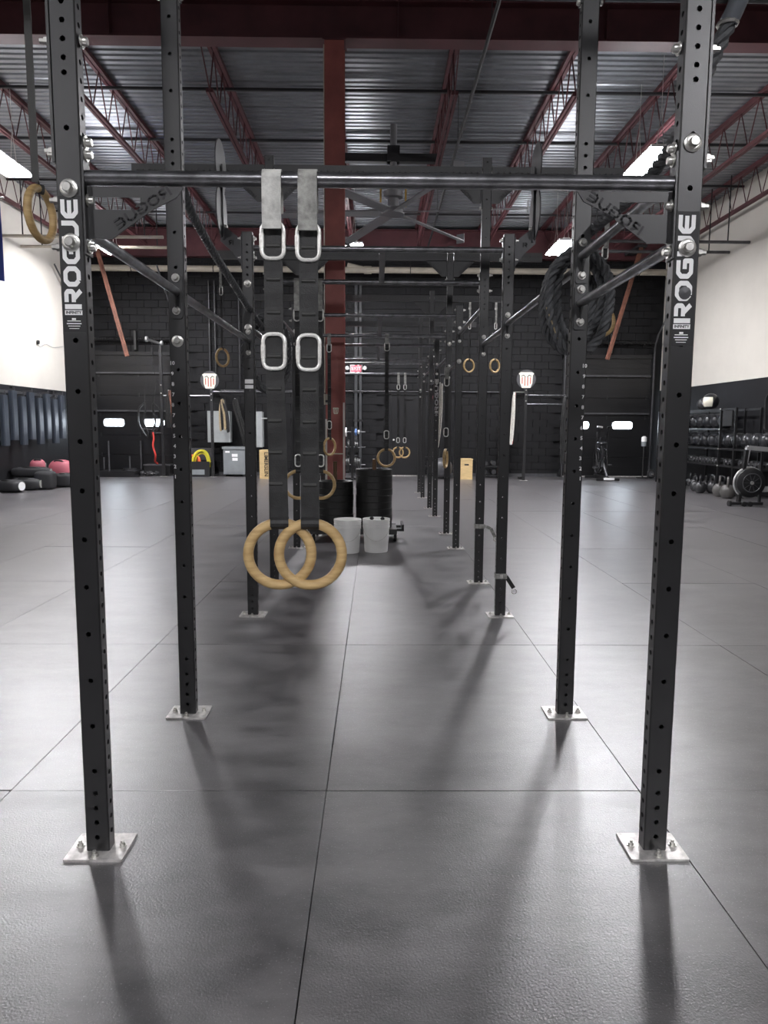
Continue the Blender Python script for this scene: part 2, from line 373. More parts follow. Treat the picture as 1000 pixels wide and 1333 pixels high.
# garage doors
def garage_door(n, xa, xb, pan_x, other_x):
    d = obj('door_%d' % n, MB().box(xa-.08, xa, YB-.05, YB+.1, 0, 3.42).box(xb, xb+.08, YB-.05, YB+.1, 0, 3.42).box(xa-.08, xb+.08, YB-.05, YB+.1, 3.36, 3.46), 'door_black', kind='structure')
    PH = .56
    for k in range(5): obj('joint_backing', MB().box(xa, xb, YB+.046, YB+.06, .02+(k+1)*PH-.03, .02+(k+1)*PH+.03), 'black_plastic', d)  # strips added behind the panel joints to block outside daylight
    obj('jamb', MB().box(xa-.10, xa+.01, YB+.046, YB+.26, 0, 3.5), 'door_black', d); obj('jamb', MB().box(xb-.01, xb+.10, YB+.046, YB+.26, 0, 3.5), 'door_black', d); obj('lintel', MB().box(xa-.1, xb+.1, YB+.046, YB+.26, 3.33, 3.5), 'door_black', d); obj('sill', MB().box(xa-.1, xb+.1, YB+.046, YB+.26, -.05, .05), 'door_black', d)
    for k in range(6):
        z0, z1 = .02 + k*PH, .02 + (k+1)*PH - .014
        if k == 2:
            m_ = MB()
            za, zb = 1.365, 1.595; xs = [xa]
            for c0 in pan_x: xs += [c0-.30, c0+.30]
            xs.append(xb)
            for i in range(0, len(xs), 2): m_.box(xs[i], xs[i+1], YB, YB+.045, z0, z1)
            for c0 in pan_x: m_.box(c0-.30, c0+.30, YB, YB+.045, z0, za).box(c0-.30, c0+.30, YB, YB+.045, zb, z1)
            p = obj('door_panel', m_, 'door_black', d)
            for c0 in pan_x:
                R = .085; L_ = []
                for (sx, sz, a0) in ((1, 1, 0), (-1, 1, 90), (-1, -1, 180), (1, -1, 270)):
                    for q in range(5):
                        a = math.radians(a0 + q*22.5)
                        L_.append((c0 + sx*(.30-R) + R*math.cos(a), YB-.004, (za+zb)/2 + sz*(.115-R) + R*math.sin(a)))
                obj('window_frame', MB().tube(L_, .014, 6, closed=True), 'black_plastic', p)
                # filled corners of the oval frame
                cm = MB()
                for (sx, sz, a0) in ((1, 1, 0), (-1, 1, 90), (-1, -1, 180), (1, -1, 270)):
                    P = [(c0 + sx*.30, (za+zb)/2 + sz*.115)]
                    for q in range(5):
                        a = math.radians(a0 + q*22.5); P.append((c0 + sx*(.30-R) + R*math.cos(a), (za+zb)/2 + sz*(.115-R) + R*math.sin(a)))
                    cm.prism(P, YB+.002, YB+.03, 'Y')
                obj('frame_corner', cm, 'black_plastic', p)
                obj('pane', MB().box(c0-.30, c0+.30, YB+.030, YB+.034, za, zb), 'pane_acrylic', p)
        else:
            m_ = MB().box(xa, xb, YB, YB+.045, z0, z1)
            p = obj('door_panel', m_, 'door_black', d)
        rib = MB()
        for q in range(1, 4): rib.box(xa, xb, YB-.006, YB, z0 + q*(z1-z0)/4 - .004, z0 + q*(z1-z0)/4 + .004)
        if k != 2: obj('panel_rib', rib, 'door_black', p)
        for x in (xa+.12, (xa+xb)/2, xb-.12):
            if k: obj('hinge', MB().box(x-.02, x+.02, YB-.012, YB, z0-.05, z0+.05), 'black_steel', p)
    for z in (2.86, 1.80):
        obj('strut', MB().box(xa+.02, xb-.02, YB-.06, YB-.004, z-.012, z+.035), 'grey_steel', d)
    for x, sx in ((xa-.03, -1), (xb+.03, 1)):
        obj('track', MB().tube([(x, YB-.09, .02), (x, YB-.09, 3.55), (x, YB-.13, 3.75), (x, YB-.30, 4.0), (x, YB-2.2, 5.35)], .024, 6), 'grey_steel', d)
    sp = MB().cyl((xa-.05, YB-.13, 3.78), (xb+.05, YB-.13, 3.78), .016, 8)
    obj('torsion_shaft', sp, 'black_steel', d)
    for (a, b_) in ((xa+.08, (xa+xb)/2-.08), ((xa+xb)/2+.08, xb-.08)):
        pts = []; N = int((b_-a)/.045)*8
        for i in range(N+1):
            t = i/8*2*PI; pts.append((a + (b_-a)*i/N, YB-.13 + .048*math.cos(t), 3.78 + .048*math.sin(t)))
        obj('torsion_spring', MB().tube(pts, .013, 5), 'black_steel', d)
    obj('spring_bracket', MB().box((xa+xb)/2-.03, (xa+xb)/2+.03, YB-.19, YB-.005, 3.50, 4.02), 'black_steel', d)
    obj('bottom_seal', MB().box(xa, xb, YB-.03, YB+.05, -.0, .03), 'plate_steel', d)
    return d
garage_door(1, -7.96, -5.50, (-7.46, -6.32), None)
garage_door(2, 5.36, 7.82, (5.80, 7.05), None)
# steel exit door
d3 = obj('door_3', MB().box(.36, .42, YB-.04, YB+.06, 0, 2.34).box(1.40, 1.46, YB-.04, YB+.06, 0, 2.34).box(.36, 1.46, YB-.04, YB+.06, 2.30, 2.37), 'door_black', kind='structure')
obj('door_leaf', MB().box(.425, 1.395, YB+.0, YB+.05, .02, 2.295), 'door_black', d3)
obj('frame_backing', MB().box(.34, 1.48, YB+.051, YB+.10, -.05, 2.45), 'door_black', d3)
obj('door_knob', MB().lathe([(.0, -.0), (.012, -.01), (.012, -.04), (.03, -.05), (.03, -.07), (.0, -.078)], 10, (.49, YB, 1.03), 'Y'), 'zinc', d3, smooth=True)
obj('threshold', MB().box(.36, 1.46, YB-.08, YB+.06, 0, .022), 'plate_steel', d3)
obj('door_closer', MB().box(.80, 1.05, YB-.06, YB, 2.18, 2.25), 'black_plastic', d3)
# pale base trim strips along the masonry
for k, (a, b_) in enumerate(((-5.3, .33), (1.5, 5.2))):
    obj('trim_%d' % (k+1), MB().box(a, b_, YB-.035, YB-.012, .0, .09), 'grey_steel', kind='structure')

# ---------------- steel frame of the roof
col = thing('steel_column', 'red painted steel column rising inside the pull-up rig to the girder', 'column', (-.56, 9.86, 0))
wf = MB().box(-.125, .125, -.13, -.112, .02, 6.27).box(-.125, .125, .112, .13, .02, 6.27).box(-.006, .006, -.112, .112, .02, 6.27)
obj('shaft', wf, 'red_steel', col)
obj('base_plate', MB().box(-.19, .19, -.19, .19, 0, .02), 'red_steel', col)
obj('cap_plate', MB().box(-.15, .15, -.15, .15, 6.25, 6.27), 'dark_red_steel', col)
obj('weld_band', MB().box(-.127, .127, -.133, -.13, 1.03, 1.045), 'shield_cream', col, label='pale paint line across the flange')
for x, z0, z1 in ((.118, 0.3, 1.72), (-.118, .6, 1.5)):
    obj('edge_guard', MB().box(x-.012, x+.012, -.140, -.1305, z0, z1), 'white_paint', col, label='white edge strip on the flange')
obj('conduit', MB().cyl((-.133, -.118, 1.85), (-.133, -.118, 6.2), .008, 6), 'pipe_cream', col)
th = thing('thermostat', 'beige thermostat box with dark display on the red column', 'thermostat', (-.666, 9.728, 1.69))
obj('body', MB().bevbox(-.04, .04, -.035, 0, 0, .14, .008), 'pipe_cream', th)
obj('display', MB().box(-.02, .02, -.037, -.035, .03, .06), 'decal_black', th)
def shield(parent, sc, name='emblem'):
    P = [(-.5, .42), (-.36, .5), (.36, .5), (.5, .42), (.42, .30), (.40, -.2), (.28, -.5), (-.28, -.5), (-.40, -.2), (-.42, .30)]
    e = obj(name, MB().prism([(p[0]*sc, p[1]*sc) for p in P], 0, .004), 'shield_cream', parent, rot=FRONT)
    s_ = MB()
    for x in (-.27, -.09, .09, .27): s_.box((x-.035)*sc, (x+.035)*sc, (-.38 if abs(x) < .2 else -.25)*sc, .18*sc, .004, .0052)
    obj('stripe', s_, 'shield_red', e, label='letter M drawn in dark red stripes')
    k_ = MB()
    for sg in (-1, 1): stroke(k_, [(sg*.33*sc, .24*sc), (sg*.18*sc, .32*sc), (sg*.05*sc, .18*sc)], .05*sc, th=.0055)
    obj('stripe', k_, 'decal_black', e)
    return e
st = thing('shield_sticker', 'small cream shield sticker on the red column', 'sticker', (-.55, 9.727, 1.61)); shield(st, .085)

gd = thing('roof_girder', 'deep dark red roof girder carried by the red column', 'girder', (0, 9.85, 6.27))
obj('web', MB().box(-XW, XW, -.007, .007, .02, .44), 'dark_red_steel', gd)
obj('bottom_flange', MB().box(-XW, XW, -.125, .125, 0, .022), 'dark_red_steel', gd)
obj('top_flange', MB().box(-XW, XW, -.125, .125, .44, .46), 'dark_red_steel', gd)
for x in (-6.2, -3.4, .25, 2.9, 5.8): obj('stiffener', MB().box(x-.006, x+.006, -.11, -.007, .022, .44), 'dark_red_steel', gd)
gb = thing('roof_girder', 'dark red girder at the top of the black back wall above the cream pipe', 'girder', (0, 20.25, 5.95))
obj('web', MB().box(-XW, XW, -.007, .007, .02, .72), 'dark_red_steel', gb)
obj('bottom_flange', MB().box(-XW, XW, -.11, .11, 0, .02), 'dark_red_steel', gb)
obj('top_flange', MB().box(-XW, XW, -.11, .11, .72, .74), 'dark_red_steel', gb)
def joist(x, m_):
    j = thing('bar_joist', 'dark red open-web bar joist under the corrugated roof deck', 'joist', (x, 0, 0), group='bar joists of the roof')
    zt, zb = HD-.035, 6.08
    obj('top_chord', MB().box(-.06, -.008, 9.75, 20.35, zt-.035, zt+.033).box(.008, .06, 9.75, 20.35, zt-.035, zt+.033), m_, j)
    obj('bottom_chord', MB().box(-.05, -.008, 10.75, 19.4, zb-.025, zb+.025).box(.008, .05, 10.75, 19.4, zb-.025, zb+.025), m_, j)
    pts = [(0, 9.85, zt)]; n = 14
    for k in range(n+1):
        y = 10.78 + k*(19.37-10.78)/n
        pts.append((0, y, zb)); 
        if k < n: pts.append((0, y + .5*(19.37-10.78)/n, zt))
    pts.append((0, 20.25, zt))
    obj('web', MB().tube(pts, .011, 5), m_, j)
    return j
j0 = joist(-7.75, 'dark_red_steel')
for x in (-6.0, -4.25, -2.37, -.65, 1.08, 2.80, 4.50, 6.20, 7.75): dup(j0, (x, 0, 0))

# sprinkler main along the back wall, small pipes
pm = thing('sprinkler_pipe', 'cream painted pipe across the top of the black back wall', 'pipe', (0, 20.05, 5.60))
obj('run', MB().cyl((-7.75, 0, 0), (8.05, 0, 0), .085, 12), 'pipe_cream', pm, smooth=True)
for x in (-6.6, -4.4, -1.9, .9, 2.9, 5.3, 7.1):
    obj('hanger', MB().torus(.092, .012, 16, 6, (x, 0, 0), 'X').cyl((x, 0, .09), (x, .12, .36), .008, 6), 'dark_iron', pm)
obj('coupling', MB().cyl((-.35, 0, 0), (-.15, 0, 0), .105, 12).cyl((-.8, 0, .12), (-.25, 0, 0), .07, 10), 'pipe_cream', pm)
for x, lab in ((-1, 'thin pipe pair between the left white wall and the back garage door tracks'), (1, 'thin pipe pair ending against the right white wall')):
    t = thing('ceiling_conduit', lab, 'conduit', (0, 16.1, 5.42))
    for y in (0, .9): obj('run', MB().cyl((x*4.6, y, 0), (x*8.08, y, 0), .035, 8), 'pipe_cream' if x < 0 else 'grey_steel', t)
    for q in (5.0, 7.6): obj('hanger', MB().box(x*q-.01, x*q+.01, -.01, .01, .035, 1.38).box(x*q-.01, x*q+.01, .89, .91, .035, 1.38), 'dark_iron', t)
t = thing('gas_line', 'thin black pipe running under the girder along the roof', 'pipe', (1.32, 0, 6.05))
obj('run', MB().cyl((0, 4.0, 0), (0, 20.0, 0), .025, 8), 'dark_iron', t)
for y in (9.0, 12.5, 16.5): obj('hanger', MB().cyl((0, y, 0), (0, y, .76), .006, 5), 'dark_iron', t)
t = thing('drain_pipe', 'dark grey vertical drain pipe on the back wall beside the exit sign', 'pipe', (-.52, 20.58, 0))
obj('run', MB().box(-.10, -.02, -.03, .05, 0, 5.4).box(.03, .10, -.03, .05, 0, 5.4), 'duct_grey', t)
for z in (1.55, 2.35, 3.3, 4.2): obj('clamp', MB().box(-.14, .14, -.04, .06, z, z+.05), 'black_steel', t)
# rust brown brackets that hang by the door tracks
for s, xt, xb_ in ((-1, -7.26, -6.53), (1, 6.86, 6.08)):
    t = thing('hanging_bracket', 'rust brown steel angle hanging from the roof by the %s garage door' % ('left' if s < 0 else 'right'), 'bracket', (0, 19.3, 0))
    obj('angle', MB().bar((xt, 0, 6.10), (xb_, 0, 3.2), .016, .15).bar((xt, -.05, 6.10), (xb_, -.05, 3.2), .11, .016), 'rust_angle', t)
    obj('clip', MB().box(xt-.12, xt+.12, -.12, .9, 6.05, 6.12), 'dark_iron', t)

# high-bay fixtures
def fixture():
    t = thing('high_bay_light', 'white linear high-bay light hanging on cords', 'light fixture', (0, 0, 0), group='high-bay lights')
    obj('housing', MB().box(-.19, .19, -.62, .62, .03, .07).box(-.07, .07, -.5, .5, .07, .12), 'lamp_white', t)
    obj('lens', MB().box(-.20, .20, -.62, .62, -.005, .03), 'led_lens', t)
    obj('upper_slot', MB().box(-.16, -.10, -.55, .55, .0705, .076).box(.10, .16, -.55, .55, .0705, .076), 'led_slot', t)
    for y in (-.45, .45): obj('cord', MB().cyl((-.05, y, .12), (0, y, .66), .005, 5).cyl((.05, y, .12), (0, y, .66), .005, 5).cyl((0, y, .66), (0, y, 1.36), .004, 5), 'zinc', t)
    return t
lights = [(-5.85, 11.75, 'long white high-bay light over the left wall by the blue flag'), (-6.15, 17.1, 'high-bay light over the left garage door'),
          (4.15, 11.55, 'high-bay light seen past the right front upright'), (4.15, 16.8, 'high-bay light over the hanging rope coil'), (-.52, 17.2, 'high-bay light beside the top of the red column')]
f0 = fixture(); first = True
for (x, y, lab) in lights:
    o = f0 if first else dup(f0); first = False
    o.location = (x, y, 5.42); o['label'] = lab
# the same three rows go on behind the photographer, one bay pitch after another
for (x, y, sd) in ((-5.85, -4.0, 'left'), (-.52, -4.0, 'centre'), (4.15, -4.0, 'right')):
    o = dup(f0); o.location = (x, y, 5.42); o.name = 'high_bay_light_%s_offscreen' % sd
    o['label'] = 'high-bay light over the front of the gym'
    for ch in o.children:
        if ch.name.startswith(('lens', 'upper_slot')): ch.name = '%s_%s_offscreen' % (ch.name.split('.')[0], sd)

# ceiling fan
fan = thing('ceiling_fan', 'large grey six-blade ceiling fan hanging under the roof behind the rig', 'fan', (.28, 13.5, 5.23))
obj('hub', MB().lathe([(0, -.03), (.20, -.03), (.22, .02), (.18, .06), (.10, .10), (.10, .24), (.17, .26), (.17, .36), (.06, .42), (.06, 1.5)], 20), 'fan_grey', fan, smooth=True)
for k in range(6):
    a = math.radians(-7 + 60*k); c_, s_ = math.cos(a), math.sin(a)
    bl = MB()
    P = [(.12, -.09), (2.38, -.085), (2.38, .085), (.12, .09)]
    V = []
    for (u, v) in P: V.append((u*c_ - v*s_, u*s_ + v*c_, .0 + v*.25))
    for (u, v) in P: V.append((u*c_ - v*s_, u*s_ + v*c_, .022 + v*.25))
    bl.add(V, [(0,3,2,1), (4,5,6,7), (0,1,5,4), (1,2,6,5), (2,3,7,6), (3,0,4,7)])
    bo = obj('blade', bl, 'fan_grey', fan)
    wg = MB(); V = []
    for (u, v, z) in ((2.38, -.09, -.05), (2.38, .09, -.05), (2.38, .09, .13), (2.38, -.09, .13), (2.395, -.09, -.05), (2.395, .09, -.05), (2.395, .09, .13), (2.395, -.09, .13)):
        V.append((u*c_ - v*s_, u*s_ + v*c_, z))
    wg.add(V, [(0,1,2,3), (7,6,5,4), (0,4,5,1), (1,5,6,2), (2,6,7,3), (3,7,4,0)]); obj('winglet', wg, 'fan_grey', bo)
obj('guard_frame', MB().box(-.24, -.21, -.02, .02, .10, .80).box(.21, .24, -.02, .02, .10, .80).box(-.24, .24, -.02, .02, .77, .80), 'cage_yellow', fan, label='yellow frame around the fan motor')
obj('mounting_beam', MB().box(-.95, .82, -.06, .06, .86, 1.0).box(-.11, .11, -.10, .10, .86, 1.12), 'dark_iron', fan)

# ================================================================== THE RIG
W2, FW, FDp = .8835, .0762, .0508
PYs = [2.233]
for k in range(9): PYs.append(PYs[-1] + (1.141 if k % 2 == 0 else 1.861))
def upright_mesh(H):
    mb = MB(); HR = .0085; TH = .005
    fz = [.048 + .0508*k for k in range(4)] + [.276] + [.428 + .1524*k for k in range(14)] + [2.45 + .0508*k for k in range(5)] + [2.705 + .1524*k for k in range(1, 7)]
    fz = [z for z in fz if z < H-.03]
    sz = [.06 + .0508*k for k in range(int((H-.1)/.0508))]
    def face(w_, zs, fn):
        cell = .022
        z = 0.0
        def quad(u0, u1, a, b_):
            if b_-a > 1e-5: mb.add([fn(u0, a, 0), fn(u1, a, 0), fn(u1, b_, 0), fn(u0, b_, 0)], [(0, 1, 2, 3)])
        for zc in zs:
            quad(-w_/2, w_/2, z, zc-cell/2)
            a, b_ = zc-cell/2, zc+cell/2; z = b_
            quad(-w_/2, -cell/2, a, b_); quad(cell/2, w_/2, a, b_)
            sq = [(cell/2, 0), (cell/2, cell/2), (0, cell/2), (-cell/2, cell/2), (-cell/2, 0), (-cell/2, -cell/2), (0, -cell/2), (cell/2, -cell/2)]
            V = [fn(p[0], zc+p[1], 0) for p in sq] + [fn(HR*math.cos(PI*k/4), zc+HR*math.sin(PI*k/4), 0) for k in range(8)] + [fn(HR*math.cos(PI*k/4), zc+HR*math.sin(PI*k/4), TH) for k in range(8)]
            F = [(k, (k+1) % 8, 8+(k+1) % 8, 8+k) for k in range(8)] + [(8+k, 8+(k+1) % 8, 16+(k+1) % 8, 16+k) for k in range(8)]
            mb.add(V, F)
        quad(-w_/2, w_/2, z, H)
    c_ = .004   # rounded corners
    face(FW-2*c_, fz, lambda u, z, d: (u, d, z)); face(FW-2*c_, fz, lambda u, z, d: (-u, FDp-d, z))
    face(FDp-2*c_, sz, lambda u, z, d: (FW/2-d, FDp/2+u, z)); face(FDp-2*c_, sz, lambda u, z, d: (-FW/2+d, FDp/2-u, z))
    for sx in (-1, 1):
        for (y0, y1) in ((0, c_), (FDp, FDp-c_)):
            mb.add([(sx*(FW/2-c_), y0, 0), (sx*FW/2, y1, 0), (sx*FW/2, y1, H), (sx*(FW/2-c_), y0, H)], [(0, 1, 2, 3)])
    mb.add([(-FW/2, 0, H), (FW/2, 0, H), (FW/2, FDp, H), (-FW/2, FDp, H)], [(0, 1, 2, 3)])
    return mb.mesh('upright', 'black_steel')
up12, up9 = upright_mesh(3.6576), upright_mesh(2.7432)
bolt_me = MB().lathe([(.019, 0), (.019, .004), (.0125, .004), (.0125, .016), (.010, .019), (0, .019)], 12).mesh('bolt', 'zinc', True)
big_bolt = MB().lathe([(.027, 0), (.027, .004), (.025, .0055), (.015, .0055), (.015, .018), (.012, .022), (0, .022)], 18).mesh('bolt', 'zinc', True)
nut_me = MB().lathe([(.018, 0), (.018, .003), (.0125, .003), (.0125, .016), (.008, .016), (.008, .03), (0, .03)], 6).mesh('nut', 'zinc')
anchor_me = MB().lathe([(.014, 0), (.014, .003), (.010, .003), (.010, .012), (.006, .012), (.006, .02), (0, .02)], 8).mesh('anchor_bolt', 'zinc')
base_me = MB().bevbox(-.095, .095, -.05, .105, .0, .008, .004).mesh('base_plate', 'plate_steel')
rig = thing('pull_up_rig', 'long black steel pull-up rig with two rows of bolted uprights', 'rig', (0, 0, 0))
def bolt(parent, side, z, x=0, y=FDp/2, me=None):
    # on an upright's face: 'f' front, 'b' back, 'l', 'r'
    L, R = {'f': ((x, 0, z), (PI/2, 0, 0)), 'b': ((x, FDp, z), (-PI/2, 0, 0)), 'l': ((-FW/2, y, z), (0, -PI/2, 0)), 'r': ((FW/2, y, z), (0, PI/2, 0))}[side]
    return obj('bolt' if me is not nut_me else 'nut', me or bolt_me, parent=parent, loc=L, rot=R)
UP = {}
for k in range(10):
    for s in (-1, 1):
        tall = (k % 2 == 1) or k == 0
        u = obj('upright', up12 if tall else up9, parent=rig, loc=(s*(W2+FW/2), PYs[k], 0.008))
        UP[k+1, s] = u
        obj('base_plate', base_me, parent=u, loc=(0, 0, -.008))
        for (x, y) in ((-.07, .03), (.07, .03), (0, -.03)): obj('anchor_bolt', anchor_me, parent=u, loc=(x, y, 0))
# logos on the front uprights
lg, Lw = logo('ROGUE', .058, .050, .0075, .0006)
lg_me = lg.mesh('brand_lettering', 'decal_white')
sm, Ls = logo('ROGUE', .094, .048, .012, .0006); sm_me = sm.mesh('brand_lettering', 'decal_white')
tag_txt = text_mesh('tag_text', 'INFINITY', .0115, 'decal_black', .03)
tag_l2 = MB()
for i, (w_, h_) in enumerate(((.012, .006), (.040, .0022), (.044, .0028), (.036, .0022), (.03, .0016))): tag_l2.box(-w_/2, w_/2, -.012-i*.0075-h_, -.012-i*.0075, 0, .0006)
def logo_on(u, z0, x0, small=False):
    d = obj('logo_backing', MB().box(-.033, .033, -.0004, 0, z0-.068, z0+(Lw if not small else Ls)+.006), 'decal_black', u)
    # letters read upward: letter x -> +Z, letter y -> -X
    M = Matrix(((0, -1, 0), (0, 0, -1), (1, 0, 0))).to_4x4()
    e = obj('brand_lettering', sm_me if small else lg_me, parent=u); e.matrix_local = Matrix.Translation((x0+.025, -.0006, z0)) @ M
    obj('name_tag', MB().box(x0-.026, x0+.026, -.001, -.0004, z0-.018, z0-.004), 'decal_white', u)
    e = obj('tag_text', tag_txt, parent=u, loc=(x0, -.0012, z0-.011), rot=FRONT)
    obj('small_print', tag_l2.mesh('small_print', 'decal_white'), parent=u, loc=(x0, -.0006, z0-.015), rot=FRONT)
logo_on(UP[1, -1], 1.740, -.002); logo_on(UP[1, 1], 1.712, -.004)
logo_on(UP[7, 1], 1.62, 0, True)
for (k, s, z) in ((3, -1, 1.66),):
    obj('name_tag', MB().box(-.03, .03, -.001, 0, z+.035, z+.065).box(-.03, .03, -.001, 0, z, z+.025), 'decal_white', UP[k, s])
# gussets with cut-style brand lettering
def gusset(parent, s, x, z, w_, h_, name='gusset', slot=True, txt=True, y=.022):
    # corner plate against an upright: s=+1 extends to +X from x; hangs below z
    P = [(0, 0), (w_, 0), (w_-.012, -.012), (w_*.26, -h_), (0, -h_)]
    m_ = MB()
    a, b_, c_, d_ = .028, w_*.56, -.030, -.066
    if slot:
        m_.prism([(0, 0), (w_, 0), (w_-.006, c_+.02), (w_*.93, c_), (0, c_)], y, y+.006, 'Y')
        m_.prism([(0, c_), (a, c_), (a, d_), (0, d_)], y, y+.006, 'Y')
        hx = w_ - (w_*.74)*(-d_)/h_
        m_.prism([(b_, c_), (w_*.93, c_), (hx, d_), (b_, d_)], y, y+.006, 'Y')
        m_.prism([(0, d_), (hx, d_), (w_*.26, -h_), (0, -h_)], y, y+.006, 'Y')
    else: m_.prism(P, y, y+.006, 'Y')
    m_.prism([(0, 0), (0, -h_-.05), (.006, -h_-.05), (.006, 0)], y-.022, y+.028, 'Y')       # flange on the upright
    ang = math.atan2(h_-.012, w_*.74)
    m_.v = [(s*v[0], v[1], v[2]) for v in m_.v]
    if s < 0: m_.f = [f[::-1] for f in m_.f]
    g_ = obj(name, m_, 'black_steel', parent, loc=(x, 0, z))
    if txt:
        L = math.hypot(w_*.7, h_)*.78; cw = L/5.6
        t_, Lt = logo('ROGUE', cw, .030 if h_ < .2 else .04, cw*.15, .0012, .20)
        # mirrored lettering along the slanted edge (it reads from the far side)
        pts = []
        for (u, v, d) in t_.v:
            u2 = Lt/2 - u; v2 = v + .008
            cx, cz = w_*.62 + .008, -h_*.54
            if s > 0: cx, cz = w_*.62, -h_*.53
            # direction of the slanted edge (towards the tip) and its inner normal
            dx, dz = math.cos(ang), math.sin(ang); nx, nz = -math.sin(ang), math.cos(ang)
            if s < 0: u2 = -u2
            pts.append((s*(cx - (-u2)*dx*1.0 + nx*v2), y-d-.0004, cz + u2*dz + nz*v2))
        tm = MB(); tm.add(pts, t_.f); obj('brand_lettering', tm, 'dark_iron', g_)
    return g_
# crossbars between the two rows
bars = {1: 2.133, 3: 2.645, 4: 2.640, 5: 2.640, 6: 2.555, 7: 2.643, 8: 2.525, 9: 2.628, 10: 2.507}
flange_me = MB().box(0, .006, -.024, .024, -.085, .085).mesh('flange', 'black_steel')
for k, z in bars.items():
    y = PYs[k-1] + FDp/2
    b_ = obj('pull_up_bar', MB().cyl((-W2+.006, 0, 0), (W2-.006, 0, 0), .022 if k == 1 else .021, 16), 'bar_steel', rig, loc=(0, y, z), smooth=True)
    for s in (-1, 1):
        f_ = obj('flange', flange_me, parent=b_, loc=(-W2 if s < 0 else W2-.006, 0, 0))
        for dz in (-.065, .065):
            bolt(UP[k, s], 'r' if s < 0 else 'l', z+dz-.008, me=bolt_me).location.x += -s*.006
            bolt(UP[k, s], 'l' if s < 0 else 'r', z+dz-.008, me=nut_me)
for s in (-1, 1):
    u = UP[1, s]
    gusset(rig, -s, s*W2, 2.108, .292, .150).location.y = PYs[0]
    for z in (1.925, 2.225, 2.505): bolt(u, 'r' if s < 0 else 'l', z).location.x += -s*.006
    bolt(u, 'l' if s < 0 else 'r', 1.925, me=nut_me)
    bolt(u, 'f', 1.932, me=big_bolt)
    # outrigger bracket on the outer face
    br = MB().prism([(0, 2.17), (.008, 2.17), (.008, 2.80), (.30, 3.30), (.30, 3.40), (0, 3.40)], .021, .027, 'Y').prism([(0, 2.17), (.008, 2.17), (.008, 3.40), (0, 3.40)], 0, .05, 'Y')
    br.v = [(s*v[0], v[1], v[2]) for v in br.v]
    if s < 0: br.f = [f[::-1] for f in br.f]
    bb = obj('outrigger_bracket', br, 'black_steel', rig, loc=(s*(W2+FW), PYs[0], 0))
    lip = MB().bar((s*.008, .025, 2.80), (s*.30, .025, 3.30), .05, .006); obj('lip', lip, 'black_steel', bb)
    obj('outrigger_beam', MB().box(min(0, s*1.15), max(0, s*1.15), 0, .0508, 3.40, 3.476), 'black_steel', rig, loc=(s*(W2+FW), PYs[0], 0))
    for z in (2.20, 2.505): bolt(u, 'l' if s < 0 else 'r', z, me=nut_me).location.x += s*.008
bolt(UP[1, -1], 'f', 2.087, me=big_bolt); bolt(UP[1, 1], 'f', 2.232, me=big_bolt)
obj('plug', MB().lathe([(.019, 0), (.019, .003), (.0, .006)], 14), 'grey_steel', UP[1, 1], loc=(.0, 0, 1.800), rot=(PI/2, 0, 0))
# longitudinal bars (left side s=-1, right side s=+1): (from upright, side, height)
lplate = MB().bevbox(-.028, .028, -.10, .10, 0, .006, .008).mesh('end_plate', 'black_steel')
for (k, s, z) in ((1, -1, 2.005), (2, -1, 2.005), (3, -1, 2.1), (4, -1, 2.4), (5, -1, 2.1), (6, -1, 2.3),
                  (1, 1, 2.175), (1, 1, 1.968), (2, 1, 2.135), (3, 1, 2.12), (4, 1, 2.445), (5, 1, 2.12), (6, 1, 2.3), (7, 1, 2.12), (8, 1, 2.37), (9, 1, 2.12)):
    x = s*(W2+FW/2); y0 = PYs[k-1]+FDp; y1 = PYs[k]
    b_ = obj('side_bar', MB().cyl((0, .006, 0), (0, y1-y0-.006, 0), .0195, 14), 'bar_steel', rig, loc=(x, y0, z), smooth=True)
    obj('end_plate', lplate, parent=b_, loc=(0, .006, -.02), rot=(PI/2, 0, 0)); obj('end_plate', lplate, parent=b_, loc=(0, y1-y0, -.02), rot=(PI/2, 0, 0))
    for dz in (-.085, .06):
        bolt(UP[k+1, s], 'f', z+dz-.008).location.y -= .006
    obj('rib', MB().prism([(.0, 0), (0, -.12), (.055, 0)], -.003, .003, 'X'), 'black_steel', b_); obj('rib', MB().prism([(y1-y0, 0), (y1-y0, -.12), (y1-y0-.055, 0)], -.003, .003, 'X'), 'black_steel', b_)
bolt(UP[2, -1], 'f', 1.777, me=big_bolt); bolt(UP[3, -1], 'f', 2.39, me=big_bolt); bolt(UP[3, -1], 'f', 2.085, me=big_bolt)
bolt(UP[5, 1], 'f', 2.13, me=big_bolt); bolt(UP[6, 1], 'f', 2.45, me=big_bolt)
# short ties between paired crossbars
for (a, b_) in ((3, 4), (5, 6), (7, 8)):
    za, zb = bars[a], bars[b_]
    obj('centre_tie', MB().bar((0, PYs[a-1]+.045, za), (0, PYs[b_-1]+.005, zb), .044, .03), 'grey_steel', rig, loc=(.03, 0, 0))
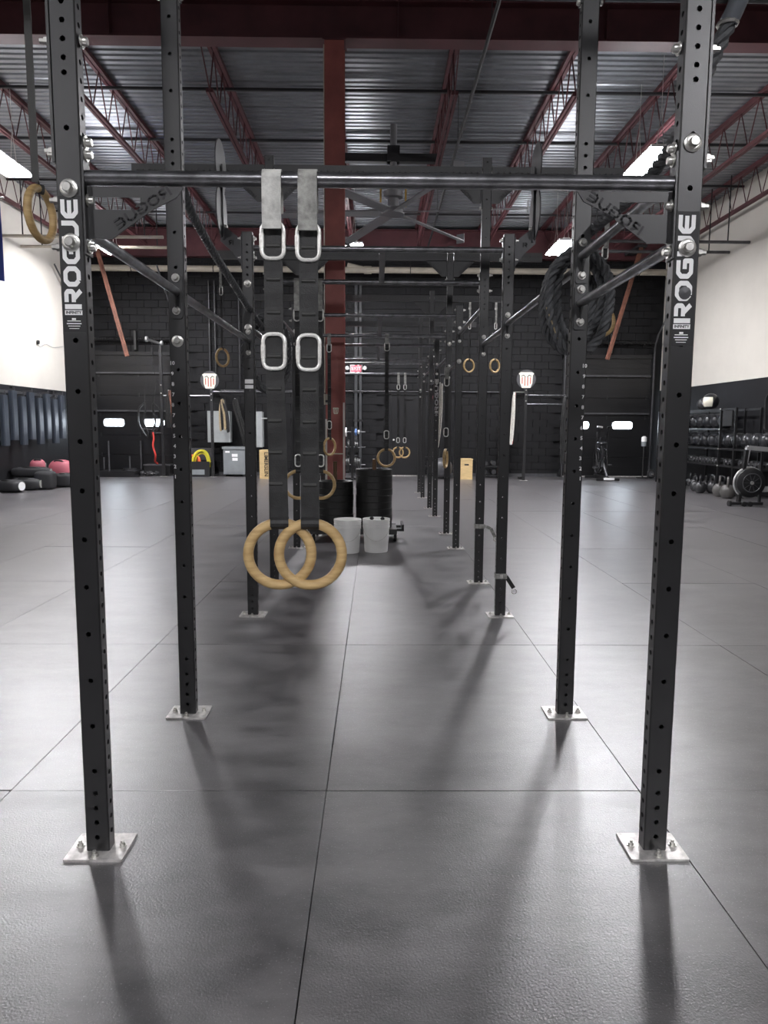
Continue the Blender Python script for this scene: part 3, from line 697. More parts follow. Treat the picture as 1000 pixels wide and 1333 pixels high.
# high beams on the tall uprights
hole_strip = None
def beam_mesh(L):
    mb = MB(); h0, h1, HR = 0, .0762*1.35, .0075
    def quad(a, b_, z0, z1): mb.add([(a, 0, z0), (b_, 0, z0), (b_, 0, z1), (a, 0, z1)], [(0, 1, 2, 3)])
    n = int(L/.0508); x = -L/2; zc = h0 + (h1-h0)*.5; c_ = .011
    quad(-L/2, L/2, h0, zc-c_); quad(-L/2, L/2, zc+c_, h1)
    for k in range(n):
        xc = -L/2 + (L-(n-1)*.0508)/2 + k*.0508
        quad(x, xc-c_, zc-c_, zc+c_); x = xc+c_
        sq = [(c_, 0), (c_, c_), (0, c_), (-c_, c_), (-c_, 0), (-c_, -c_), (0, -c_), (c_, -c_)]
        V = [(xc+p[0], 0, zc+p[1]) for p in sq] + [(xc+HR*math.cos(PI*q/4), 0, zc+HR*math.sin(PI*q/4)) for q in range(8)] + [(xc+HR*math.cos(PI*q/4), .006, zc+HR*math.sin(PI*q/4)) for q in range(8)]
        mb.add(V, [(q, (q+1) % 8, 8+(q+1) % 8, 8+q) for q in range(8)] + [(8+q, 8+(q+1) % 8, 16+(q+1) % 8, 16+q) for q in range(8)])
    quad(x, L/2, zc-c_, zc+c_)
    mb.add([(-L/2, 0, h0), (L/2, 0, h0), (L/2, .0508, h0), (-L/2, .0508, h0), (-L/2, 0, h1), (L/2, 0, h1), (L/2, .0508, h1), (-L/2, .0508, h1)],
           [(3, 2, 1, 0), (4, 5, 6, 7), (2, 3, 7, 6), (1, 2, 6, 5), (3, 0, 4, 7)])
    return mb.mesh('beam', 'black_steel')
bm_c, bm_o = beam_mesh(2*W2-.01), beam_mesh(1.115)
for k in (2, 4, 6, 8, 10):
    y = PYs[k-1]; zb = 3.487
    obj('high_beam', bm_c, parent=rig, loc=(0, y, zb))
    for s in (-1, 1):
        obj('outrigger_beam', bm_o, parent=rig, loc=(s*(W2+FW+.005+1.115/2), y, zb))
        for sd in (-1, 1):
            x = s*W2 if sd == -s else s*(W2+FW)
            gusset(rig, sd, x, zb, .27, .19, slot=False, txt=(k <= 6)).location.y = y
            bolt(UP[k, s], 'l' if sd < 0 else 'r', zb+.055, me=nut_me); bolt(UP[k, s], 'l' if sd < 0 else 'r', zb-.235, me=bolt_me)
# two-disc wall-ball targets on the third uprights
for s in (-1, 1):
    x0 = s*(W2+FW)
    P = [(0, 2.70), (.13, 2.80), (.15, 2.78), (.15, 2.69), (.07, 2.62), (.0, 2.52)]
    m_ = MB().prism(P, .02, .027, 'Y').prism([(0, 2.50), (.006, 2.50), (.006, 2.73), (0, 2.73)], 0, .05, 'Y')
    m_.v = [(s*v[0], v[1], v[2]) for v in m_.v]
    if s < 0: m_.f = [f[::-1] for f in m_.f]
    tb = obj('target_bracket', m_, 'grey_steel', rig, loc=(x0, PYs[2], 0))
    ar = MB().box(.122, .130, 0, .05, 2.70, 3.20); ar.v = [(s*v[0], v[1], v[2]) for v in ar.v]; obj('arm', ar, 'grey_steel', tb)
    for (zc, r_) in ((3.19, .175), (2.89, .175)):
        dsc = MB().lathe([(0, -.004), (r_, -.004), (r_, .004), (0, .004)], 32, (s*.140, .025, zc), 'X'); td = obj('target_disc', dsc, 'grey_steel', tb)
        obj('bolt', bolt_me, parent=td, loc=(s*.120, .025, zc-.1), rot=(0, -s*PI/2, 0))
    lr, _ = logo('R', .032, .032, 0, .001)
    e = obj('brand_lettering', lr, 'decal_black', tb, loc=(s*.075 - .016, .0185, 2.665), rot=FRONT)
    if s < 0: e.scale = (-1, 1, 1); e.location.x = -.075+.016
# painted heights on the second uprights
YN = {-1: [(621, '1'), (609, '2'), (594, '3'), (580, '4'), (566, '5'), (552, '6'), (538, '7'), (524, '8'), (508, '7'), (495, '8'), (479, '9'), (466, '10')]}
zs = [(1.155 + .0475*i, n) for i, n in enumerate(['1', '2', '3', '4', '5', '6', '7', '8', '7', '8', '9', '10'])]
for s in (-1, 1):
    for z, n in zs:
        me = text_mesh('height_mark', n, .024, 'paint_mark', .02, .0004)
        obj('height_mark', me, parent=UP[2, s], loc=((-.028 if s < 0 else .028) + random.uniform(-.002, .002), -.001, z), rot=(PI/2, 0, random.uniform(-.0, .0)))
# ================================================================== THINGS ON THE RIG
def rlink(w_, h_, n=4):
    # rounded oblong loop in XZ
    pts = []; r_ = min(.022, w_*.42)
    for (sx, sz, a0) in ((1, 1, 0), (-1, 1, 90), (-1, -1, 180), (1, -1, 270)):
        for q in range(n+1):
            a = math.radians(a0 + q*90/n); pts.append((sx*(w_/2-r_) + r_*math.cos(a), 0, sz*(h_/2-r_) + r_*math.sin(a)))
    return pts
def strap_run(parent, name, w_, z0, z1, m_, y=0.0, th=.003, loops=True, dx=0.0):
    # webbing from z0 (top) to z1 (bottom); stitched loop ridges every 10 cm
    mb = MB(); n = max(2, int((z0-z1)/.02)); V = []; F = []
    for i in range(n+1):
        z = z0 + (z1-z0)*i/n; wob = .0012*math.sin(i*1.3)
        for (x, yy) in ((-w_/2, -th), (w_/2, -th), (w_/2, th), (-w_/2, th)): V.append((x + dx*i/n, y+yy+wob, z))
    for i in range(n):
        for k in range(4): F.append((i*4+k, i*4+(k+1) % 4, (i+1)*4+(k+1) % 4, (i+1)*4+k))
    F += [(0, 3, 2, 1), (n*4, n*4+1, n*4+2, n*4+3)]
    mb.add(V, F); o = obj(name, mb, m_, parent)
    if loops:
        z = z0 - .05
        while z > z1+.03:
            obj('stitched_loop', MB().prism([(-th-.0015+y, z+.006), (-th-.006+y, z+.002), (-th-.006+y, z-.002), (-th-.0015+y, z-.006)], -w_*.36, w_*.36, 'X'), 'strap_mid', o)
            z -= .098
    return o
def ring_set(label, x, y, zbar, rbar, zring, D, rt, w_, rz=0.0, clips=(), top='strap_grey', group=None, yaw_bar=0.0, loops=True, n=40, dx=0.0, body='strap_black', hook=False):
    t = thing('gymnastic_ring', label, 'ring', (x, y, 0), 0, group)
    R = D/2-rt
    rg = obj('ring', MB().torus(R, rt, n, 12, (0, 0, 0), 'Y'), 'ring_wood', t, loc=(dx, 0, zring), rot=(0, 0, rz), smooth=True)
    # loop over the bar
    a0 = []
    for k in range(9):
        a = PI*k/8; a0.append((-math.cos(a)*(rbar+.004), math.sin(a)*(rbar+.004)))
    P = [(a0[0][0], -.09)] + a0 + [(a0[-1][0], -.09)]
    V = []; F = []; th = .0025
    for i, (yy, zz) in enumerate(P):
        for xx in (-w_/2, w_/2):
            V.append((xx, yy, zbar+zz))
    for i in range(len(P)-1): F.append((2*i, 2*i+1, 2*i+3, 2*i+2))
    lp = MB(); lp.add(V, F); lo = obj('bar_loop', lp, top, t, rot=(0, 0, yaw_bar))
    md = lo.modifiers.new('thickness', 'SOLIDIFY'); md.thickness = .003; md.offset = 1
    if hook:
        obj('hook', MB().tube([(0, 0, zbar-.04), (.02, 0, zbar-.07), (0, 0, zbar-.10), (-.02, 0, zbar-.07)], .005, 6, closed=True), 'zinc', t)
    z = zbar - (.05 if hook else .0)
    yf = -(rbar+.006)
    ztop = zbar - .0
    segs = [ztop] + [c for cc in clips for c in (cc,)] + [zring + D/2]
    for i in range(len(segs)-1):
        za, zb = segs[i], segs[i+1]
        m_ = top if i == 0 and top != 'strap_black' else body
        f = lambda zz: yf + (0 - yf)*min(1, (ztop-zz)/.35)
        s_ = strap_run(t, 'strap', w_, za + (.036 if i else .0), zb + (.030 if i < len(segs)-2 else 0), m_, y=(yf if i == 0 else -.004), loops=loops and i > 0, dx=0 if dx == 0 else (dx if i == len(segs)-2 else 0))
    for c_ in clips:
        L = rlink(w_*1.16, .104)
        cb = obj('carabiner', MB().tube(L, .0062, 8, closed=True), 'carabiner', t, loc=(0, -.010, c_), smooth=True)
        obj('gate_sleeve', MB().cyl((-w_*.58, 0, -.02), (-w_*.58, 0, .02), .0075, 8), 'carabiner', cb)
    # webbing wrapped round the ring
    wr = MB(); P = []
    for k in range(13):
        a = 2*PI*k/12; P.append(((rt+.004)*math.cos(a), (rt+.004)*math.sin(a)))
    V = []; F = []
    for (yy, zz) in P:
        for xx in (-w_/2, w_/2): V.append((xx, yy, zz))
    for i in range(len(P)-1): F.append((2*i, 2*i+1, 2*i+3, 2*i+2))
    wr.add(V, F); wo = obj('ring_wrap', wr, body, t, loc=(dx, 0, zring+R), rot=(0, 0, rz*.5)); md = wo.modifiers.new('thickness', 'SOLIDIFY'); md.thickness = .004; md.offset = 1
    return t
yb = lambda k: PYs[k-1]+FDp/2
ring_set('wooden ring on black webbing with pale bar loop, left one of the front pair', -.325, yb(1), 2.133, .022, .998, .232, .0165, .057, clips=(1.955, 1.628), top='strap_light', group='rings on the front crossbar', rz=.10, dx=.010)
ring_set('wooden ring on black webbing with grey bar loop, right one of the front pair', -.218, yb(1)-.004, 2.133, .022, .998, .232, .0165, .057, clips=(1.950, 1.625), group='rings on the front crossbar', rz=.03)
ring_set('wooden ring on thin black strap hung from the fourth crossbar, left of its pair', -.70, yb(4), 2.640, .021, .885, .272, .015, .045, clips=(2.36, 1.10), group='rings on the fourth crossbar')
ring_set('wooden ring on thin black strap hung from the fourth crossbar, beside the black plates', -.50, yb(4), 2.640, .021, .885, .272, .015, .045, clips=(2.36, 1.10), group='rings on the fourth crossbar')
ring_set('wooden ring hanging before the tall plate stack from the sixth crossbar', .125, yb(6), 2.555, .021, 1.0, .252, .0155, .05, clips=(2.42, 1.30))
ring_set('wooden ring half hidden by the red column', -.615, yb(6), 2.555, .021, 1.14, .25, .0155, .045, clips=(2.40, 1.42), rz=.9)
ring_set('far wooden ring on the last crossbar before the black door, left of two', .46, yb(10), 2.507, .021, .86, .25, .016, .05, clips=(2.24, 1.12), loops=False, n=24, group='rings on the last crossbar')
ring_set('far wooden ring on the last crossbar before the black door, right of two', .60, yb(10), 2.507, .021, .86, .25, .016, .05, clips=(2.24, 1.12), loops=False, n=24, group='rings on the last crossbar')
ring_set('wooden ring turned edge-on beside the fifth right upright', .845, 8.85, 2.12, .02, 1.02, .245, .0155, .045, clips=(1.95, 1.34), rz=1.28, yaw_bar=PI/2, loops=False)
ring_set('wooden ring high on the left outrigger beam of the front bay', -1.475, yb(2)-.12, 3.40, .03, 2.31, .245, .017, .030, clips=(), rz=1.5, top='strap_mid', body='strap_mid', loops=False)
ring_set('wooden ring behind the hanging rope coil', 1.955, yb(4), 3.46, .03, 2.325, .27, .016, .04, clips=(2.9,), rz=.3, hook=True, loops=False)
ring_set('wooden ring hanging high at the left before the black wall', -1.98, yb(6), 3.46, .03, 2.27, .25, .016, .03, clips=(3.1,), rz=1.0, hook=True, loops=False)
ring_set('wooden ring high on the far right outrigger, nearer the uprights', 1.56, yb(8), 3.46, .03, 2.44, .245, .016, .03, clips=(3.1,), rz=.55, hook=True, loops=False, group='rings on the far right outrigger')
ring_set('wooden ring high on the far right outrigger, at its tip', 2.0, yb(8), 3.46, .03, 2.44, .245, .016, .03, clips=(3.1,), rz=.6, hook=True, loops=False, group='rings on the far right outrigger')

# ropes: three twisted strands following a path
def catmull(P, n):
    P = [Vector(p) for p in P]; out = []
    Q = [P[0]*2-P[1]] + P + [P[-1]*2-P[-2]]
    for i in range(1, len(Q)-2):
        for k in range(n):
            t = k/n
            out.append(.5*((2*Q[i]) + (Q[i+1]-Q[i-1])*t + (2*Q[i-1]-5*Q[i]+4*Q[i+1]-Q[i+2])*t*t + (3*Q[i]-Q[i-1]-3*Q[i+1]+Q[i+2])*t**3))
    out.append(P[-1]); return out
def rope_strands(path, R, pitch, name, m_, parent, sides=6):
    # resample evenly
    pts = [path[0]]; acc = 0
    step = R*.75
    for i in range(1, len(path)):
        a, b_ = path[i-1], path[i]; L = (b_-a).length
        if L < 1e-7: continue
        d = step-acc
        while d <= L: pts.append(a+(b_-a)*(d/L)); d += step
        acc = L-(d-step)
    fr = []; prev = None
    for i, p in enumerate(pts):
        t = (pts[min(i+1, len(pts)-1)]-pts[max(i-1, 0)]).normalized()
        if prev is None: u = t.orthogonal().normalized()
        else: u = (prev - t*prev.dot(t)).normalized()
        prev = u; fr.append((p, u, t.cross(u)))
    for k in range(3):
        q = []
        for i, (p, u, v) in enumerate(fr):
            a = 2*PI*(i*step/pitch + k/3); q.append(p + u*math.cos(a)*R*.54 + v*math.sin(a)*R*.54)
        obj(name, MB().tube(q, R*.50, sides), m_, parent, smooth=True)
# right climbing rope: from the outrigger, back to the second upright, coiled
t = thing('climbing_rope', 'thick black climbing rope coiled and hung behind the second right upright', 'rope', (0, 0, 0))
P = [(1.30, 2.20, 3.40), (1.20, 2.32, 3.0), (1.115, 2.42, 2.72), (1.05, 2.50, 2.52), (1.06, 2.75, 2.42), (1.03, 3.05, 2.34), (.985, 3.35, 2.31), (.955, 3.55, 2.28)]
loopz = []
for k in range(4):
    rx = (.152, .118, .160, .130)[k]; rz_ = (.240, .205, .235, .212)[k]
    cx = .965 + (.0, .012, .008, -.008)[k]; cz = 2.05 - (rz_-.185)*.75; yk = 3.52 + .06*k
    for q in range(12):
        a = PI/2 + 2*PI*q/12
        loopz.append((cx + rx*math.cos(a)*(1 + .05*math.sin(3*a+k)), yk + .055*q/12, cz + rz_*math.sin(a)))
path = catmull(P + loopz, 6)
rope_strands(path, .0255, .12, 'strand', 'rope_black', t)
obj('heat_sleeve', MB().tube(catmull([(1.305, 2.20, 3.41), (1.20, 2.32, 3.0), (1.118, 2.415, 2.73), (1.10, 2.435, 2.68)], 5), .0295, 10), 'rope_sleeve', t, smooth=True)
obj('wire_clamp', MB().torus(.028, .007, 14, 6, (1.098, 2.437, 2.675), 'Z'), 'zinc', t)
obj('rope_tie', MB().tube(catmull([(.80, 3.53, 1.98), (.83, 3.52, 1.90), (.86, 3.53, 1.83), (.90, 3.6, 1.80)], 4), .004, 5), 'rope_tan', t)
# left climbing rope
t = thing('climbing_rope', 'thick black climbing rope slung behind the second left upright and coiled at the third', 'rope', (0, 0, 0))
P = [(-.945, 3.47, 3.48), (-.945, 3.48, 2.95), (-.93, 3.56, 2.52), (-.935, 4.05, 2.40), (-.925, 4.65, 2.31), (-.90, 5.40, 2.19), (-.86, 5.62, 2.14)]
loopz = []
for k in range(4):
    rx = .15 + .012*(k % 3); rz_ = .27 + .02*(k % 2); cx = -.86 + .015*math.sin(k*2.4); cz = 1.96; yk = 5.62 + .05*k
    for q in range(10):
        a = PI/2 + 2*PI*q/10
        loopz.append((cx + rx*math.cos(a), yk + .05*q/10, cz + rz_*math.sin(a)))
rope_strands(catmull(P + loopz, 6), .024, .11, 'strand', 'rope_black', t)
# buckled straps round the lower right uprights
for k, z, lab in ((3, .305, 'narrow buckled ankle strap around the third right upright'), (4, .52, 'grey buckled ankle strap around the fourth right upright')):
    t = thing('ankle_strap', lab, 'strap', (W2+FW/2, PYs[k-1]+FDp/2, z))
    hx, hy, h_ = FW/2+.003, FDp/2+.003, .02
    P = [(-hx, -hy), (hx, -hy), (hx, hy), (-hx, hy)]; V = []; F = []
    for (x, y) in P: V += [(x, y, -h_), (x, y, h_), (x*1.06, y*1.08, -h_), (x*1.06, y*1.08, h_)]
    for i in range(4):
        a, b_ = i*4, ((i+1) % 4)*4
        F += [(a+2, b_+2, b_+3, a+3), (a, a+1, b_+1, b_), (a+1, a+3, b_+3, b_+1), (a, b_, b_+2, a+2)]
    mb = MB(); mb.add(V, F); obj('band', mb, 'strap_grey', t)
    obj('tail', MB().bar((hx, 0, -.005), (hx+.055, -.02, -.09), .006, .03) if k == 3 else MB().bar((hx, 0, .005), (hx+.06, -.02, -.02), .006, .025).bar((hx+.06, -.02, -.02), (hx+.10, -.02, -.10), .006, .028), 'strap_black' if k == 3 else 'strap_grey', t)
    obj('ring_link', MB().torus(.018, .0035, 14, 6, (hx+(.06 if k == 3 else .105), -.02, -.115), 'Y'), 'zinc', t)
    if k == 3: obj('buckle', MB().bevbox(-.012, .012, -hy-.008, -hy-.001, -.012, .012, .003), 'zinc', t)
# blue flag at the left
t = thing('flag', 'blue and white cloth flag hanging near the left wall', 'flag', (-6.36, 11.0, 0))
n = 14; V = []; F = []
for i in range(n+1):
    for zz in (3.52, 4.05, 4.65):
        x = -.75 + i*.115; V.append((x, .06*math.sin(i*.9) + .02*math.sin(zz*5+i), zz + .02*math.sin(i*1.7)*(zz < 4)))
for i in range(n):
    for q in range(2): F.append((i*3+q, (i+1)*3+q, (i+1)*3+q+1, i*3+q+1))
mb = MB(); mb.add(V, F); fo = obj('cloth', mb, 'flag_blue', t); fo.modifiers.new('thickness', 'SOLIDIFY').thickness = .004
obj('stripe', MB().box(.35, .74, -.09, -.085, 3.80, 3.86).box(.35, .74, -.09, -.085, 4.0, 4.06), 'decal_white', t)
obj('pole', MB().cyl((-.85, 0, 4.68), (.92, 0, 4.68), .014, 8), 'zinc', t)
obj('cord', MB().cyl((-.6, 0, 4.69), (-.6, 0, 6.04), .004, 5).cyl((.15, 0, 4.69), (.15, 0, 6.04), .004, 5), 'strap_black', t)

# ================================================================== PLATE CART AND BUCKETS
t = thing('plate_cart', 'low black rolling cart under the two stacks of bumper plates', 'cart', (-.27, 9.0, 0))
obj('deck', MB().box(-.55, .52, -.24, .24, .105, .15).box(-.55, .52, -.28, -.24, .09, .155).box(-.55, .52, .24, .28, .09, .155), 'black_steel', t)
for x in (-.25, .24): obj('peg', MB().cyl((x, 0, .15), (x, 0, .97 if x < 0 else 1.0), .025, 12), 'bronze_pipe', t, label='bronze vertical peg')
for (x, y) in ((-.50, -.24), (.50, -.24), (-.50, .24), (.50, .24)):
    c_ = obj('caster', MB().lathe([(.0, -.018), (.045, -.018), (.05, -.012), (.05, .012), (.045, .018), (0, .018)], 16, (x, y, .05), 'X'), 'black_plastic', t, smooth=True)
    obj('fork', MB().box(x-.028, x-.021, y-.02, y+.03, .03, .09).box(x+.021, x+.028, y-.02, y+.03, .03, .09).box(x-.028, x+.028, y-.03, y+.03, .082, .092), 'zinc', c_)
obj('side_handle', MB().box(.52, .60, -.20, -.12, .12, .15).box(.52, .60, .12, .20, .12, .15).box(.58, .61, -.20, .20, .12, .20), 'black_steel', t)
def plate_mesh(D, T):
    r_ = D/2
    return MB().lathe([(.027, 0), (.027, T*.75), (.10, T*.75), (.11, T*.55), (r_-.06, T*.55), (r_-.045, T*.97), (r_-.004, T*.985), (r_, T*.95), (r_, T*.05), (r_-.004, 0)], 48, closed=True).mesh('bumper_plate', 'bumper_rubber')
pm_me = plate_mesh(.455, .082)
rim_me = MB().torus(.2255, .0022, 40, 5, (0, 0, 0), 'Z').mesh('rim_line', 'bumper_rubber')
for x, n, nm in ((-.52, 7, 'shorter'), (-.03, 9, 'taller')):
    z = .15
    for k in range(n):
        p = thing('bumper_plate', 'black rubber bumper plate, %s the %s stack on the cart' % ((['lowest in', 'second up in', 'third up in', 'fourth up in', 'fifth up in', 'sixth up in', 'seventh up in', 'eighth up in'][k] if k < n-1 else 'topmost of'), nm), 'weight plate',
                  (x + random.uniform(-.004, .004), 9.0 + random.uniform(-.004, .004), z), random.uniform(0, 6), 'bumper plates on the cart')
        obj('disc', pm_me, parent=p); obj('rim_line', rim_me, parent=p, loc=(0, 0, .080))
        z += .0825 if n == 7 else .081
for (x, y, lab, lid) in ((-.325, 7.99, 'white plastic bucket standing beside the hanging rings', False), (-.004, 8.05, 'white plastic bucket holding dark bits, with a wire bail', True)):
    t = thing('bucket', lab, 'bucket', (x, y, 0), 0)
    obj('pail', MB().lathe([(0, .0), (.128, .0), (.131, .01), (.147, .27), (.152, .27), (.152, .30), (.150, .305), (.150, .345), (.155, .345), (.155, .375), (.146, .375), (.142, .30), (.126, .02), (0, .02)], 32), 'white_plastic', t, smooth=True)
    for z in (.285, .325): obj('rim', MB().torus(.152, .004, 32, 6, (0, 0, z), 'Z'), 'white_plastic', t)
    pts = [(-.155, 0, .31)] + [(.155*math.cos(PI - PI*k/12)*.98, -.16*math.sin(PI*k/12), .31 - .17*math.sin(PI*k/12)) for k in range(1, 12)] + [(.155, 0, .31)]
    obj('bail', MB().tube(pts, .002, 5), 'zinc', t)
    if lid:
        obj('contents', MB().lathe([(0, .33), (.13, .33), (.1, .35), (0, .355)], 16), 'white_plastic', t)
        for (a, b_) in ((-.05, .02), (.07, -.02)): obj('cloth_scrap', MB().blob((a, b_, .375), (.025, .02, .02), 8, 6), 'decal_black', t)

# ================================================================== BACK OF THE GYM
# emergency exit sign
t = thing('exit_sign', 'red lit exit sign with two emergency lamp heads on the back wall', 'sign', (-.58, 20.60, 3.02))
obj('housing', MB().bevbox(-.17, .17, -.05, .08, -.11, .11, .01), 'lamp_white', t)
obj('face', MB().box(-.14, .14, -.054, -.05, -.085, .085), 'exit_red', t)
e = text_mesh('lettering', 'EXIT', .13, 'lamp_white', .03); obj('lettering', e, parent=t, loc=(0, -.0555, 0), rot=FRONT)
for s in (-1, 1):
    obj('lamp_head', MB().lathe([(0, 0), (.03, 0), (.055, -.07), (.05, -.075), (0, -.06)], 14, (s*.245, .0, .02), 'Y').cyl((s*.16, .03, 0), (s*.25, .02, 0), .012, 6), 'lamp_white', t, smooth=True)
# horizontal rails on the back wall
for (xa, xb, z, lab) in ((-1.2, 1.9, 2.88, 'short grey rail on the back wall above the exit door'), (-4.4, 3.75, 2.40, 'long pale conduit across the back wall above the door')):
    t = thing('wall_rail', lab, 'conduit', (0, 20.63, z))
    obj('run', MB().cyl((xa, 0, 0), (xb, 0, 0), .016, 8), 'grey_steel', t)
    for q in range(5): obj('clip', MB().box(xa+.1+(xb-xa-.2)*q/4-.02, xa+.1+(xb-xa-.2)*q/4+.02, -.025, .06, -.025, .025), 'grey_steel', t)
t = thing('wall_conduit', 'thin vertical black conduits above the left shield target', 'conduit', (-4.4, 20.62, 0))
for x in (-.28, -.12, .55): obj('run', MB().cyl((x, 0, 2.9 if x < 0 else 2.4), (x, 0, 5.4), .02, 6), 'black_steel', t)

up_s = upright_mesh(2.45)
def shield_target(label, x, y, ztop, zc):
    t = thing('wall_ball_target', label, 'target', (x, y, zc))
    obj('disc', MB().lathe([(0, -.006), (.25, -.006), (.25, .006), (0, .006)], 36, (0, 0, 0), 'Y'), 'grey_steel', t)
    e = shield(t, .40); e.location = (0, -.008, -.02)
    obj('stem', MB().box(-.03, .03, .006, .03, ztop-zc-.02, .05), 'black_steel', t)
    return t
for (x, y, lab, L) in ((-4.50, 19.88, 'black squat post carrying a shield target beside the grey electric panel', .0), (3.93, 19.1, 'black squat post carrying a shield target near the white skipping ropes', .0)):
    t = thing('squat_post', lab, 'rack', (x, y, 0))
    obj('upright', up_s, parent=t, loc=(0, 0, .008)); obj('base_plate', base_me, parent=t)
    obj('foot', MB().box(-.04, .04, .0508, .62, .008, .06), 'black_steel', t)
    z_ = 2.25
    obj('wall_arm', MB().box(-.038, .038, .0508, YB-y-.012, 2.22, 2.30), 'black_steel', t)
    obj('gusset', MB().prism([(.05, 2.22), (.35, 2.22), (.05, 1.95)], -.003, .003, 'X'), 'black_steel', t)
    for z in (2.38, 2.26, 2.10): bolt(t, 'f', z)
shield_target('dark round target with cream striped shield on the left squat post', -4.53, 19.86, 2.45, 2.63)
shield_target('dark round target with cream striped shield on the right squat post', 3.92, 19.08, 2.45, 2.66)
t = thing('pull_up_bar', 'pair of thin black bars running from the right squat post to the garage door wall', 'bar', (0, 19.13, 0))
for z in (2.25, 2.02): obj('bar', MB().cyl((3.97, 0, z), (5.42, 0, z), .018, 8), 'bar_steel', t)
obj('end_post', MB().box(5.42, 5.47, -.03, .03, 0, 2.4), 'black_steel', t)
t = thing('pull_up_bar', 'thin black bar between the left squat post and the drain pipe', 'bar', (0, 19.9, 2.33))
obj('bar', MB().cyl((-4.46, 0, 0), (-1.2, 0, 0), .018, 8), 'bar_steel', t); obj('end_post', MB().box(-1.2, -1.14, -.03, .03, -2.33, .08), 'black_steel', t)
t = thing('pull_up_bar', 'thin black bar between the left squat post and the tall cable post', 'bar', (0, 19.95, 2.22))
obj('bar', MB().cyl((-5.82, 0, 0), (-4.545, 0, 0), .018, 8), 'bar_steel', t)
# skipping ropes and bands on pegs
def bundle(name, label, cat, x, y, z0, z1, mats, n, spread, sway=0.0, r_=.009, peg=True, reach=0.0):
    t = thing(name, label, cat, (x, y, 0))
    for k in range(n):
        a = random.uniform(-spread, spread); b_ = random.uniform(-.04, .04); ze = z1 + random.uniform(0, .18)
        L = catmull([(0, 0, z0), (a*.5-.01, b_, z0-.15), (a+sway*.5, b_, (z0+ze)/2), (a+sway, b_*.5, ze), (a+sway+.025, b_, ze+.05), (a*.8+sway*.4+.03, b_, (z0+ze)/2), (a*.4+.02, 0, z0)], 4)
        obj('rope', MB().tube(L, r_, 5), mats[k % len(mats)], t)
    if peg: obj('peg', MB().cyl((0, -.02, z0+.01), (0, .12, z0+.01), .012, 6), 'zinc', t)
    if reach: obj('peg_arm', MB().cyl((0, .01, z0+.01), (reach, .01, z0+.01), .012, 6), 'zinc', t)
    return t
bundle('skipping_ropes', 'long white skipping ropes hanging from the right side bar of the rig', 'skipping rope', 1.02, 11.75, 2.10, 1.05, ['rope_white'], 7, .03, -.05, .011)
bundle('skipping_ropes', 'white rope with red handle hanging beside the right squat post', 'skipping rope', 3.62, 19.12, 2.32, .98, ['rope_white', 'rope_white', 'red_rubber'], 5, .03, -.04, .016, True, .29)
bundle('resistance_bands', 'black resistance bands hanging near the right garage door', 'resistance band', 4.98, 19.1, 2.2, .50, ['strap_black'], 10, .14, .03, .016)
bundle('resistance_bands', 'black and tan straps hanging over the grey electric panel', 'strap', -4.22, 19.95, 2.12, 1.25, ['strap_black', 'rope_tan', 'strap_black'], 11, .12, .04, .02)
bundle('resistance_bands', 'black band bundle draped aslant on the wall beside the electric panel', 'resistance band', -3.95, 20.3, 2.15, .62, ['strap_black'], 8, .10, .35, .022)
bundle('resistance_bands', 'black straps hanging high on the right row of uprights', 'strap', 1.02, 12.3, 2.48, 1.75, ['strap_black'], 6, .05, -.03, .016)
t = thing('boxing_mitt', 'small red mitt hanging on the right row of uprights', 'mitt', (.99, 12.30, 1.90))
obj('body', MB().blob((0, 0, 0), (.045, .03, .055), 12, 8, .8), 'bag_pink', t, smooth=True); obj('cuff', MB().lathe([(.02, .04), (.03, .045), (.028, .09), (.0, .1)], 10), 'strap_black', t)
# electric panels
for (x, y, z, w_, h_, d_, lab, m_) in ((-4.42, 20.485, .95, .62, .86, .20, 'grey electric panel on the wall behind the left squat post', 'panel_grey'), (-3.28, 20.45, .82, .16, .98, .22, 'narrow grey disconnect box with lever beside the third left upright', 'panel_grey')):
    t = thing('electric_panel', lab, 'electric panel', (x, y, z))
    obj('box', MB().box(-w_/2, w_/2, -d_/2, d_*.95, 0, h_), m_, t)
    obj('cover', MB().bevbox(-w_/2-.008, w_/2+.008, -d_/2-.012, -d_/2, -.008, h_+.008, .004), m_, t)
    obj('latch', MB().box(w_/2-.05, w_/2-.03, -d_/2-.025, -d_/2-.012, h_*.45, h_*.55) if w_ > .3 else MB().box(.06, .28, -d_/2-.03, -d_/2-.01, h_*.80, h_*.83), 'silver_paint', t)
t = thing('transformer_cabinet', 'grey floor transformer cabinet with white stickers against the back wall', 'cabinet', (-3.96, 20.38, 0))
obj('body', MB().box(-.30, .30, -.25, .27, .06, .80), 'cabinet_grey', t)
obj('top', MB().bevbox(-.33, .33, -.28, .28, .76, .83, .01), 'cabinet_grey', t)
obj('front_cover', MB().box(-.265, .265, -.262, -.25, .10, .74), 'cabinet_grey', t)
obj('foot', MB().box(-.30, -.24, -.25, .25, 0, .06).box(.24, .30, -.25, .25, 0, .06), 'black_steel', t)
for (a, b_, c_, d_) in ((-.24, -.12, .66, .71), (-.06, .10, .55, .63), (-.05, .10, .44, .52)): obj('sticker', MB().box(a, b_, -.264, -.262, c_, d_), 'decal_white', t)
